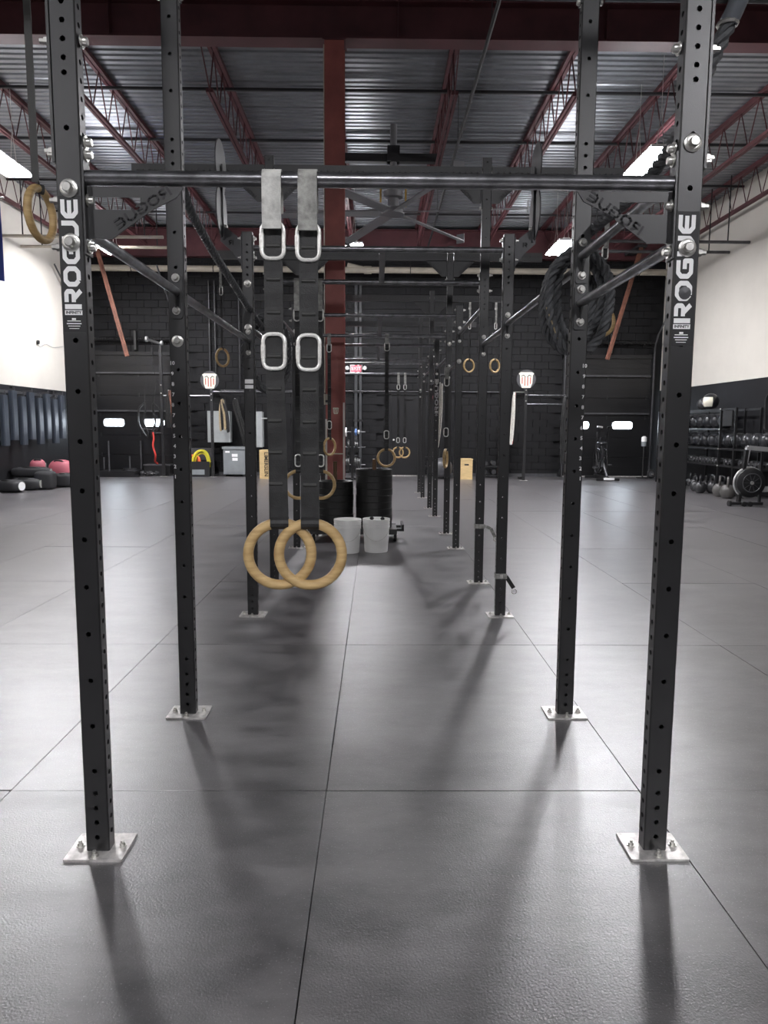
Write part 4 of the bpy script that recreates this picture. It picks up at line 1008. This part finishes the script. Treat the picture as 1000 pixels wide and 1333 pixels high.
# crate with bands
t = thing('storage_crate', 'low black mesh crate on the floor by the left squat post', 'crate', (-4.95, 20.2, 0))
obj('bin', MB().box(-.34, .34, -.25, -.235, .02, .42).box(-.34, .34, .235, .25, .02, .78).box(-.34, -.325, -.235, .235, .02, .42).box(.325, .34, -.235, .235, .02, .42).box(-.34, .34, -.25, .25, 0, .02), 'black_plastic', t)
obj('label_strip', MB().box(-.32, .20, -.254, -.25, .06, .20), 'cabinet_grey', t)
obj('grid', MB().box(-.33, .33, .225, .235, .44, .78), 'grey_steel', t)
for (lab, m_, x0, dz, wd) in (('yellow exercise band looped over the crate', 'yellow_rubber', .10, .30, .22), ('orange exercise band lying in the crate', 'orange_rubber', -.13, .16, .18)):
    b_ = thing('exercise_band', lab, 'exercise band', (-4.95 + x0, 20.06, .42))
    L = [(-wd*1.1, -.02, -.12), (-wd, -.06, .08), (-wd*.6, -.04, dz*.8), (0, .02, dz), (wd*.6, .02, dz*.8), (wd, -.04, .05), (wd*1.02, -.06, -.15)]
    obj('loop', MB().tube(catmull(L, 5), .035, 8), m_, b_, smooth=True)
    obj('inner_loop', MB().tube(catmull([(p[0]*.75, p[1]+.06, p[2]*.75) for p in L], 5), .03, 8), m_, b_, smooth=True)
# branded plywood boxes
t = thing('plywood_box', 'tall plywood box with dark lettering up its front, before the narrow disconnect box', 'box', (-2.97, 19.25, 0))
obj('carcass', MB().box(-.14, .14, 0, .50, 0, .77), 'plywood', t)
obj('edge', MB().box(-.145, -.12, -.006, 0, 0, .775).box(.12, .145, -.006, 0, 0, .775), 'plywood', t)
lt = text_mesh('lettering', 'LIMERSLIN', .145, 'dark_iron', .01); e = obj('lettering', lt, parent=t, loc=(.03, -.008, .39)); e.rotation_euler = (PI/2, PI/2, 0)
e.scale = (.98, 1.0, 1.0)
t = thing('plywood_box', 'square plywood jump box on the floor near the grey ball', 'box', (2.45, 19.6, 0))
obj('carcass', MB().box(-.17, .15, -.2, .25, 0, .53), 'plywood', t)
obj('lid', MB().box(-.18, .16, -.21, .26, .53, .555), 'plywood', t)
obj('hand_hole', MB().box(-.07, .05, -.204, -.2, .38, .42), 'decal_black', t)
t = thing('exercise_ball', 'grey exercise ball behind the sixth right upright', 'ball', (1.80, 19.7, .29))
obj('ball', MB().blob((0, 0, 0), (.29, .29, .29), 24, 16), 'grey_steel', t, smooth=True); obj('valve', MB().cyl((0, -.285, .05), (0, -.295, .05), .02, 8), 'black_plastic', t)
# small dumbbells near the plywood box
def dumbbell(name, label, x, y, z, rz, m_='black_plastic', L=.13, r_=.075, group=None, hexn=6):
    t = thing(name, label, 'dumbbell', (x, y, z), rz, group)
    obj('handle', MB().tube([(-L*.55, 0, 0), (0, 0, 0), (L*.55, 0, 0)], [.014, .018, .014], 8), 'chrome', t, smooth=True)
    for s in (-1, 1): obj('head', MB().lathe([(0, 0), (r_*.85, 0), (r_, .02), (r_, .09), (r_*.8, .11), (0, .11)], hexn, (s*L*.5 if s > 0 else -L*.5-.11, 0, 0), 'X'), m_, t)
    return t
rk = thing('dumbbell_rack', 'low black rack near the plywood jump box', 'rack', (3.15, 20.2, 0))
for z in (.06, .30): obj('shelf', MB().box(-.28, .28, -.18, .18, z, z+.03), 'black_steel', rk)
for x in (-.27, .27): obj('side', MB().box(x-.015, x+.015, -.18, .18, 0, .5), 'black_steel', rk)
for i, (x, z) in enumerate(((-.12, .165), (.13, .165), (-.10, .405), (.12, .405))):
    dumbbell('dumbbell', 'black dumbbell on the low rack near the jump box', 3.15+x, 20.17, z, PI/2, 'iron_kettle', .11, .075, 'dumbbells on the low rack', 12)
# plate tree behind the column
t = thing('plate_tree', 'black plate storage tree behind the red column', 'rack', (-.63, 19.1, 0))
obj('post', MB().box(-.035, .035, -.035, .035, 0, 1.40), 'black_steel', t); obj('base', MB().box(-.28, .28, -.03, .03, 0, .05).box(-.03, .03, -.28, .28, 0, .05), 'black_steel', t)
for z in (.40, .86, 1.26):
    obj('peg', MB().cyl((-.32, 0, z), (.34, 0, z), .018, 10), 'grey_steel', t)
def tree_plate(lab, x, z, r_, w_, m_):
    p = thing('weight_plate', lab, 'weight plate', (-.63+x, 19.1, z))
    obj('disc', MB().lathe([(.026, -w_/2), (.026, w_/2), (r_*.5, w_/2), (r_*.55, w_*.35), (r_*.82, w_*.35), (r_*.85, w_/2), (r_-.005, w_/2), (r_, w_*.4), (r_, -w_*.4), (r_-.005, -w_/2)], 28, (0, 0, 0), 'X', closed=True), m_, p, smooth=True)
    obj('hub', MB().lathe([(.027, -w_/2-.003), (.05, -w_/2-.003), (.05, w_/2+.003), (.027, w_/2+.003)], 20, (0, 0, 0), 'X', closed=True), 'bumper_edge', p)
for (x, z, r_, w_, m_, lab) in ((-.10, .40, .225, .05, 'bumper_rubber', 'thick black plate on the bottom peg of the plate tree, column side'), (-.155, .40, .225, .05, 'bumper_rubber', 'outer black plate on the bottom peg of the plate tree, column side'),
        (.08, .40, .225, .05, 'bumper_rubber', 'inner black plate on the bottom peg of the plate tree, door side'), (.135, .40, .225, .05, 'bumper_rubber', 'middle black plate on the bottom peg of the plate tree, door side'), (.19, .40, .21, .045, 'bumper_rubber', 'outer black plate on the bottom peg of the plate tree, door side'),
        (-.10, .86, .20, .05, 'bumper_rubber', 'black plate on the middle peg of the plate tree, column side'), (.08, .86, .20, .045, 'bumper_rubber', 'inner black plate on the middle peg of the plate tree, door side'), (.13, .86, .20, .04, 'bumper_rubber', 'outer black plate on the middle peg of the plate tree, door side'),
        (-.17, 1.26, .12, .04, 'white_plastic', 'white plate on the top peg of the plate tree'), (.09, 1.26, .09, .05, 'blue_rubber', 'small blue plate on the top peg of the plate tree'), (.16, 1.26, .05, .05, 'white_plastic', 'smallest white plate on the top peg of the plate tree')):
    tree_plate(lab, x, z, r_, w_, m_)
# low storage rack by the exit door
t = thing('storage_rack', 'black storage rack with dark plates right of the black exit door', 'rack', (1.55, 20.2, 0))
for z in (.05, .30, .55): obj('shelf', MB().box(-.22, .22, -.15, .15, z, z+.03), 'black_steel', t)
for x in (-.21, .21): obj('side', MB().box(x-.015, x+.015, -.15, .15, 0, .8), 'black_steel', t)
for i, (x, z) in enumerate(((-.09, .15), (.10, .15), (-.09, .40), (.10, .40), (0, .65))):
    dumbbell('dumbbell', 'black dumbbell on the storage rack by the exit door', 1.55+x, 20.2, z, PI/2, 'iron_kettle', .10, .068, 'dumbbells by the exit door', 12)

# left back corner: cable post, sled, bin
t = thing('cable_post', 'tall dark post with T-shaped head by the left garage door', 'post', (-5.88, 19.95, 0))
obj('post', upright_mesh(3.45), parent=t); obj('base_plate', base_me, parent=t)
obj('head', MB().bar((-.36, 0, 3.72), (.06, 0, 3.60), .05, .06).bar((0, .02, 3.4), (.03, .02, 3.62), .06, .06), 'black_steel', t)
obj('pulley', MB().cyl((-.37, -.02, 3.72), (-.31, -.02, 3.72), .075, 14), 'silver_paint', t); obj('pulley', MB().cyl((.03, -.02, 3.62), (.09, -.02, 3.62), .06, 14), 'silver_paint', t)
obj('cable', MB().tube(catmull([(-.20, -.03, 3.66), (-.20, -.03, 3.2), (-.13, -.03, 2.7), (-.04, -.03, 2.4)], 5), .010, 5), 'strap_black', t)
obj('cable_grip', MB().cyl((-.20, -.03, 3.3), (-.20, -.03, 3.5), .03, 8), 'black_plastic', t)
for z in (2.50, 2.28): bolt(t, 'f', z)
for z in (1.55, 1.40, 1.20): obj('peg', MB().cyl((-.28, .02, z), (0, .02, z), .018, 8), 'black_steel', t)
t = thing('suspension_trainer', 'black suspension straps with loop handles hanging before the left garage door', 'suspension trainer', (-6.28, 20.15, 0))
for s in (-1, 1):
    obj('strap', MB().tube([(s*.15, .35, 2.72), (s*.14, .1, 2.3), (s*.12, 0, 2.0)], .012, 5), 'strap_black', t)
    L = [(s*.12, 0, 2.02), (s*.28, 0, 1.85), (s*.30, 0, 1.45), (s*.12, 0, 1.12), (s*.05, 0, 1.18), (s*.16, 0, 1.5), (s*.10, 0, 1.85), (s*.12, 0, 2.02)]
    obj('loop', MB().tube(catmull(L, 5), .028, 7), 'strap_black', t)
    obj('grip', MB().cyl((s*.10-.14, 0, 1.30), (s*.10+.14, 0, 1.30), .02, 8), 'grey_steel', t)
t = thing('sandbag_bin', 'low black bin standing by the tall cable post', 'bin', (-6.14, 20.42, 0))
obj('tub', MB().prism([(-.33, 0), (.33, 0), (.36, .30), (-.36, .30)], -.2, .2, 'Y'), 'black_plastic', t)
obj('rim', MB().box(-.38, .38, -.22, .22, .28, .32), 'grey_steel', t)
t = thing('battle_strap', 'red twisted strap hanging over the low black bin', 'strap', (-6.12, 19.955, 0))
obj('strap', MB().tube(catmull([(-.02, 0, 1.22), (.0, 0, 1.05), (-.03, 0, .85), (.03, 0, .6), (-.02, .12, .42), (0, .27, .345)], 5), .026, 7), 'red_rubber', t, smooth=True)
obj('tail', MB().tube(catmull([(-.02, 0, 1.22), (.0, .1, 1.28), (.03, .2, 1.30)], 4), .02, 6), 'strap_black', t)
bundle('resistance_bands', 'brown and black bands on the tall cable post', 'resistance band', -5.66, 19.9, 2.35, 1.35, ['rust_angle', 'strap_black'], 8, .08, 0, .022)
t = thing('push_sled', 'low black push sled with four upright poles before the left garage door', 'sled', (-7.15, 20.1, 0))
obj('runner', MB().box(-.62, .66, -.42, -.34, 0, .07), 'black_steel', t); obj('runner', MB().box(-.62, .66, .34, .42, 0, .07), 'black_steel', t)
obj('deck', MB().box(-.45, .55, -.42, .42, .07, .16), 'black_steel', t)
for (x, y, h_) in ((-.50, -.36, .98), (-.14, -.36, .98), (.50, .36, .98), (-.55, .36, .5), (.30, 0, .55)): obj('pole', MB().cyl((x, y, .07), (x, y, h_), .022, 8), 'grey_steel', t)
obj('weight_stack', MB().lathe([(.0, .16), (.18, .16), (.18, .22), (.0, .22)], 20, (.30, 0, 0)), 'iron_kettle', t)
for (x) in (.72, .9):
    dumbbell('dumbbell', 'dumbbell lying on the floor beside the push sled', -7.15+x, 20.2, .075, .4, 'iron_kettle', .12, .07, 'dumbbells beside the sled', 12)

# air bike at the right garage door
t = thing('air_bike', 'black air bike standing before the right garage door', 'exercise bike', (6.12, 19.5, 0))
obj('base', MB().box(-.30, .30, -.62, -.55, .02, .08).box(-.28, .28, .50, .57, .02, .08).box(-.04, .04, -.58, .55, .05, .12), 'black_steel', t)
fanw = obj('fan_wheel', MB().torus(.33, .022, 32, 8, (0, .10, .52), 'X').torus(.33, .012, 32, 6, (.09, .10, .52), 'X').torus(.33, .012, 32, 6, (-.09, .10, .52), 'X'), 'black_plastic', t)
for k in range(12):
    a = 2*PI*k/12; obj('fan_blade', MB().bar((0, .10+.05*math.cos(a), .52+.05*math.sin(a)), (0, .10+.31*math.cos(a), .52+.31*math.sin(a)), .13, .006), 'grey_steel', fanw)
obj('frame', MB().tube([(0, -.5, .12), (-.02, -.15, .55), (-.10, -.35, .95)], .035, 8).tube([(0, .5, .12), (0, .42, .80), (.02, .25, 1.15)], .035, 8), 'grey_steel', t)
for s in (-1, 1):
    obj('lever', MB().tube(catmull([(s*.13, -.05, .40), (s*.15, .05, .85), (s*.14, .0, 1.15), (s*.10, -.15, 1.42)], 4), .022, 8), 'black_steel', t, smooth=True)
    obj('hand_grip', MB().cyl((s*.06, -.17, 1.42), (s*.20, -.14, 1.44), .026, 8), 'silver_paint' if s < 0 else 'black_plastic', t)
    obj('pedal', MB().box(s*.16 if s > 0 else -.28, .28 if s > 0 else -.16, -.12 + s*.1, -.02 + s*.1, .36+s*.03, .39+s*.03), 'grey_steel', t)
obj('saddle', MB().blob((-.14, -.42, 1.0), (.13, .15, .045), 14, 8, .8), 'black_vinyl', t, smooth=True)
obj('console', MB().box(-.10, .12, .18, .22, 1.15, 1.30), 'black_plastic', t)
obj('front_plate', MB().box(-.12, .16, -.64, -.60, .04, .10), 'decal_white', t)
# floor lamp-like paddle and discs by the right corner
t = thing('paper_dispenser', 'white wipe dispenser on a black stand beside the right garage door track', 'dispenser', (7.55, 20.3, 0))
obj('stand', MB().cyl((0, 0, .02), (0, 0, .92), .022, 8).lathe([(0, 0), (.17, 0), (.17, .02), (0, .02)], 20), 'black_steel', t)
obj('canister', MB().lathe([(0, .90), (.07, .90), (.07, 1.02), (.06, 1.03), (0, 1.03)], 16), 'cabinet_grey', t); obj('lid', MB().lathe([(0, 1.03), (.075, 1.03), (.07, 1.15), (.03, 1.18), (0, 1.18)], 16), 'white_plastic', t, smooth=True)
for i, (x, y, lab) in enumerate(((7.72, 20.1, 'small black wheel leaning in the right back corner'), (7.92, 19.95, 'black wheel lying against the right wall corner'))):
    t = thing('ab_wheel', lab, 'ab wheel', (x, y, .13))
    obj('tyre', MB().torus(.10, .03, 24, 8, (0, 0, 0), 'Y'), 'black_plastic', t, smooth=True); obj('hub', MB().lathe([(0, -.03), (.08, -.02), (.08, .02), (0, .03)], 16, (0, 0, 0), 'Y'), 'grey_steel', t); obj('axle', MB().cyl((0, -.14, 0), (0, .14, 0), .014, 8), 'zinc', t)

# ================================================================== RIGHT WALL: rack, balls, dumbbells, kettlebells, rower
RX0, RX1 = 7.40, 7.92
t = thing('storage_rack', 'long black steel storage rack along the right wall', 'rack', (0, 0, 0))
posts = [(18.9, 1.84), (17.2, 1.84), (15.5, 1.84), (14.85, 1.84), (13.75, 1.05)]
for (y, h_) in posts:
    for x in (RX0, RX1): obj('post', MB().box(x-.022, x+.022, y-.022, y+.022, 0, h_), 'black_steel', t)
    for z in (.62, .98): obj('cross_rail', MB().box(RX0, RX1, y-.015, y+.015, z-.03, z), 'black_steel', t)
for (z, ya, yb_) in ((.62, 13.75, 18.9), (.98, 13.75, 18.9), (1.40, 15.5, 18.9), (1.82, 14.85, 18.9)):
    s_ = obj('shelf', MB().box(RX0-.012, RX0+.012, ya, yb_, z-.03, z+.012).box(RX1-.012, RX1+.012, ya, yb_, z-.03, z+.012), 'black_steel', t)
    if z < 1.5:
        tr_ = MB()
        for q in (.33, .66): tr_.box(RX0+(RX1-RX0)*q-.03, RX0+(RX1-RX0)*q+.03, ya, yb_, z-.012, z-.002)
        obj('shelf_slat', tr_, 'black_steel', s_)
for y in (17.2, 15.5):
    for z in (.61, .97, 1.39, 1.82): obj('bolt', bolt_me, parent=t, loc=(RX0-.022, y, z), rot=(0, -PI/2, 0))
obj('tablet_holder', MB().box(RX0-.01, RX0+.02, 15.0, 15.4, 1.46, 1.78), 'decal_black', t)
# medicine balls
for row, (z, ya, n) in enumerate(((1.412, 15.75, 9), (.992, 14.0, 13))):
    for k in range(n):
        y = ya + k*.365; 
        if any(abs(y-p[0]) < .03 for p in posts): y += .03
        r_ = .165
        xx = (RX0+RX1)/2 - .03
        b_ = thing('medicine_ball', 'black leather medicine ball on the %s ball shelf of the right rack' % ('upper' if row == 0 else 'lower'), 'ball', (xx, y, z+r_-.004), random.uniform(0, 6), 'medicine balls on the %s ball shelf' % ('upper' if row == 0 else 'lower'))
        if row == 0 and k == 0 or row == 1 and k == 0:
            ball_me = MB().blob((0, 0, 0), (r_, r_, r_), 20, 12).mesh('ball', 'black_vinyl', True); seam_me = MB().torus(r_+.0005, .004, 28, 5, (0, 0, 0), 'X').torus(r_+.0005, .004, 28, 5, (0, 0, 0), 'Y').mesh('seam', 'grey_steel')
        obj('ball', ball_me, parent=b_); obj('seam', seam_me, parent=b_, rot=(.3, .2, 0))
t = thing('medicine_ball', 'black medicine ball with white panel on top of the right rack', 'ball', ((RX0+RX1)/2-.16, 16.25, 1.834+.175))
obj('ball', MB().blob((0, 0, 0), (.18, .18, .18), 20, 12), 'black_vinyl', t, smooth=True)
pn = MB(); V = []; F = []
for i in range(6):
    for k in range(6):
        a = math.radians(185 + k*15); e_ = math.radians(-40 + i*14); V.append((.183*math.cos(e_)*math.cos(a), .183*math.cos(e_)*math.sin(a), .183*math.sin(e_)))
for i in range(5):
    for k in range(5): F.append((i*6+k, i*6+k+1, i*6+k+7, i*6+k+6))
pn.add(V, F); obj('panel', pn, 'shield_cream', t, smooth=True, label='white panel')
t = thing('medicine_ball', 'plain dark ball on top of the right rack beside the white-panelled one', 'ball', ((RX0+RX1)/2-.10, 16.75, 1.834+.13))
obj('ball', MB().blob((0, 0, 0), (.135, .135, .135), 20, 12), 'iron_kettle', t, smooth=True); obj('seam', MB().torus(.1355, .004, 24, 5, (0, 0, 0), 'X'), 'black_vinyl', t)
# dumbbells on the lower shelf
d0 = None; y = 13.95
while y < 18.8:
    if not any(abs(y-p[0]) < .10 for p in posts):
        for lane in (0,):
            if d0 is None:
                d0 = dumbbell('dumbbell', 'hex dumbbell with chrome handle on the low shelf of the right rack', 0, 0, 0, 0, 'iron_kettle', .13, .068, 'dumbbells on the right rack'); o = d0
            else: o = dup(d0)
            o.location = ((RX0+RX1)/2-.03, y, .632+.060); o.rotation_euler = (0, 0, 0)
    y += .155
# kettlebells on the floor
def kettlebell(label, x, y, r_, rz, m_, group='kettlebells on the floor'):
    k_ = thing('kettlebell', label, 'kettlebell', (x, y, 0), rz, group)
    obj('bell', MB().lathe([(0, 0), (r_*.55, 0), (r_*.85, r_*.35), (r_, r_*.85), (r_*.92, r_*1.3), (r_*.6, r_*1.72), (r_*.2, r_*1.85), (0, r_*1.86)], 18), m_, k_, smooth=True)
    h_ = r_*1.6
    L = catmull([(-r_*.62, 0, h_), (-r_*.78, 0, h_+r_*.55), (-r_*.62, 0, h_+r_*1.05), (0, 0, h_+r_*1.2), (r_*.62, 0, h_+r_*1.05), (r_*.78, 0, h_+r_*.55), (r_*.62, 0, h_)], 4)
    obj('handle', MB().tube(L, r_*.155, 8), m_, k_, smooth=True)
    return k_
kb = [(7.42, 18.3, .10), (7.70, 18.0, .10), (7.40, 17.75, .11), (7.72, 17.55, .11), (7.34, 17.35, .11), (7.60, 17.05, .115), (7.25, 16.95, .12), (7.66, 16.6, .11), (7.22, 16.15, .12), (7.62, 16.15, .11), (7.10, 15.65, .135), (7.35, 15.60, .14), (7.62, 15.75, .13), (7.70, 15.30, .13), (7.18, 14.92, .145), (7.55, 14.95, .13), (7.12, 14.45, .15), (7.45, 14.55, .13)]
for i, (x, y, r_) in enumerate(kb):
    g_ = i in (14, 16)
    kettlebell(('grey' if g_ else 'black') + ' iron kettlebell on the floor under the right rack', x, y, r_, PI/2 + random.uniform(-.5, .5), 'iron_grey' if g_ else 'iron_kettle', 'grey kettlebells' if g_ else 'black kettlebells')
# wall-hung tube frames
for i, y in enumerate((14.55, 13.95)):
    t = thing('tube_frame', 'rounded black tube frame hung on the right wall, %s' % ('beside the tablet holder' if i == 0 else 'further from the tablet holder'), 'frame', (8.02, y, 1.72))
    pts = []
    for (sy, sz, a0) in ((1, 1, 0), (-1, 1, 90), (-1, -1, 180), (1, -1, 270)):
        for q in range(6):
            a = math.radians(a0 + q*18); pts.append((0, sy*.18 + .16*math.cos(a), sz*.24 + .16*math.sin(a)))
    obj('loop', MB().tube(pts, .025, 8, closed=True), 'black_steel', t, smooth=True)
    obj('wall_hook', MB().box(-.04, .06, -.06, .06, .36, .44), 'grey_steel', t)
# rower
t = thing('rowing_machine', 'rowing machine with round flywheel beside the kettlebells', 'rowing machine', (6.74, 13.1, 0))
fw = obj('flywheel', MB().lathe([(0, -.07), (.20, -.07), (.265, -.04), (.28, 0), (.265, .04), (.20, .07), (0, .07)], 40, (.12, 0, .42), 'Y'), 'black_plastic', t, smooth=True)
obj('rim', MB().torus(.275, .020, 40, 8, (.12, .05, .42), 'Y'), 'silver_paint', fw, smooth=True)
obj('vent_ring', MB().torus(.17, .012, 32, 6, (.12, -.068, .42), 'Y'), 'grey_steel', fw); obj('hub', MB().lathe([(0, -.09), (.03, -.088), (.035, -.07), (0, -.07)], 14, (.12, 0, .42), 'Y'), 'zinc', fw)
for k in range(10):
    a = 2*PI*k/10; obj('vent_slot', MB().bar((.12+.05*math.cos(a), -.0725, .42+.05*math.sin(a)), (.12+.15*math.cos(a), -.0725, .42+.15*math.sin(a)), .012, .006), 'grey_steel', fw)
obj('front_foot', MB().bar((-.30, -.12, .05), (.30, -.12, .05), .07, .05).cyl((-.32, -.12, .05), (-.28, -.12, .05), .055, 14), 'black_steel', t)
for x in (-.06, .05): obj('wheel', MB().lathe([(0, -.02), (.045, -.02), (.045, .02), (0, .02)], 16, (x, -.18, .045), 'Y'), 'black_plastic', t)
obj('front_leg', MB().bar((-.05, .05, .06), (.04, .05, 1.02), .05, .09), 'black_steel', t)
obj('monitor_arm', MB().bar((.03, .05, .80), (.07, .05, 1.08), .07, .08).bar((.06, .05, 1.06), (.55, .05, 1.02), .06, .08), 'silver_paint', t)
obj('monitor', MB().box(.50, .62, -.06, .12, .98, 1.16), 'black_plastic', t)
obj('rail', MB().bar((.35, 0, .30), (1.0, 0, .34), .06, .10), 'silver_paint', t)
obj('seat', MB().blob((.80, 0, .44), (.13, .16, .04), 14, 8, .8), 'black_vinyl', t, smooth=True)
obj('rear_leg', MB().bar((.95, 0, .02), (.95, 0, .32), .30, .05), 'black_steel', t)

# ================================================================== LEFT WALL: hanging mats and bags
hm = MB().bevbox(0.0, .10, -.11, .11, 0, 1.06, .02).mesh('pad', 'mat_vinyl', True)
hk = MB().box(-.10, .09, -.012, .012, 1.06, 1.10).box(.085, .10, -.012, .012, 1.06, 1.15).mesh('hook', 'grey_steel')
for k in range(10):
    y = 14.55 + k*.40
    up_ = k % 2
    t = thing('hanging_mat', 'dark folded exercise mat hung on the left wall, %s row' % ('higher' if up_ else 'lower'), 'exercise mat', (-7.88, y, 1.07 if up_ else .96), 0, 'mats hung on the left wall, %s row' % ('higher' if up_ else 'lower'))
    obj('pad', hm, parent=t); obj('hook', hk, parent=t)
    obj('hanger', MB().box(-.16, 0.0, -.01, .01, 1.07, 1.10), 'grey_steel', t)
t = thing('mat_rail', 'dark steel rail that the hanging mats hook onto', 'rail', (-8.06, 0, 2.12))
obj('rail', MB().box(-.03, .03, 13.8, 18.7, -.03, .03), 'grey_steel', t)
for y in (14.2, 16.2, 18.2): obj('bracket', MB().box(-.03, .03, y-.04, y+.04, -.12, .12), 'black_steel', t)
def bag(name, label, cat, x, y, d, m_, rz=0, handles=True, z=None, trim='strap_grey', p=.62, group=None):
    t = thing(name, label, cat, (x, y, 0), rz, group)
    zc = d[2] if z is None else z
    obj('body', MB().blob((0, 0, zc), d, 22, 12, p), m_, t, smooth=True)
    if handles:
        obj('strap', MB().tube(catmull([(-d[0]*.45, -d[1]*.5, zc+d[2]*.80), (-d[0]*.2, -d[1]*.7, zc+d[2]*.93), (d[0]*.2, -d[1]*.7, zc+d[2]*.93), (d[0]*.45, -d[1]*.5, zc+d[2]*.80)], 4), .018, 6, flat=.5), 'strap_black', t)
        obj('end_cap', MB().lathe([(0, -.005), (d[1]*.45, -.005), (d[1]*.45, .008), (0, .008)], 16, (d[0]*.985, 0, zc), 'X'), trim, t)
    return t
bag('sandbag', 'black sandbag with white ring lying at the wall foot', 'sandbag', -7.66, 15.1, (.30, .20, .13), 'bag_black', -.3, trim='decal_white')
bag('sandbag', 'long black sandbag lying flat in front of the mats', 'sandbag', -7.58, 15.62, (.32, .19, .13), 'bag_black', .05)
bag('sandbag', 'black sandbag with grab straps resting on other bags', 'sandbag', -7.64, 16.02, (.42, .18, .12), 'bag_black', .1, z=.36)
bag('sandbag', 'upright square black sandbag beside the pink bag', 'sandbag', -7.26, 15.85, (.20, .20, .20), 'bag_black', .1, p=.4, handles=False)
bag('sandbag', 'low black sandbag beside the upright one', 'sandbag', -7.10, 16.45, (.22, .2, .16), 'bag_black', 0, p=.5)
bag('sandbag', 'pink round-topped sandbag behind the low black one', 'sandbag', -7.40, 16.98, (.28, .22, .30), 'bag_pink', 0, p=.75)
bag('sandbag', 'pale pink rolled sandbag against the round-topped pink one', 'sandbag', -6.94, 16.98, (.16, .16, .17), 'bag_pale_pink', .2)
bag('sandbag', 'small pink and black sandbag propped on the black bags', 'sandbag', -7.74, 16.55, (.17, .17, .17), 'bag_pink', .4, z=.46, p=.8)
bag('sandbag', 'black sandbag under the small pink one', 'sandbag', -7.74, 16.58, (.24, .2, .145), 'bag_black', .2)
# wall outlet wire on the left wall
t = thing('wall_camera', 'tiny black sensor with loose wire on the white left wall', 'sensor', (-8.085, 17.6, 3.36))
obj('body', MB().blob((0.01, 0, 0), (.03, .05, .05), 10, 8, .7), 'black_plastic', t); obj('wire', MB().tube(catmull([(.01, 0, -.05), (.01, .1, -.10), (.01, .4, .0), (.01, .8, -.04), (.01, 1.4, .05)], 4), .006, 5), 'cabinet_grey', t)
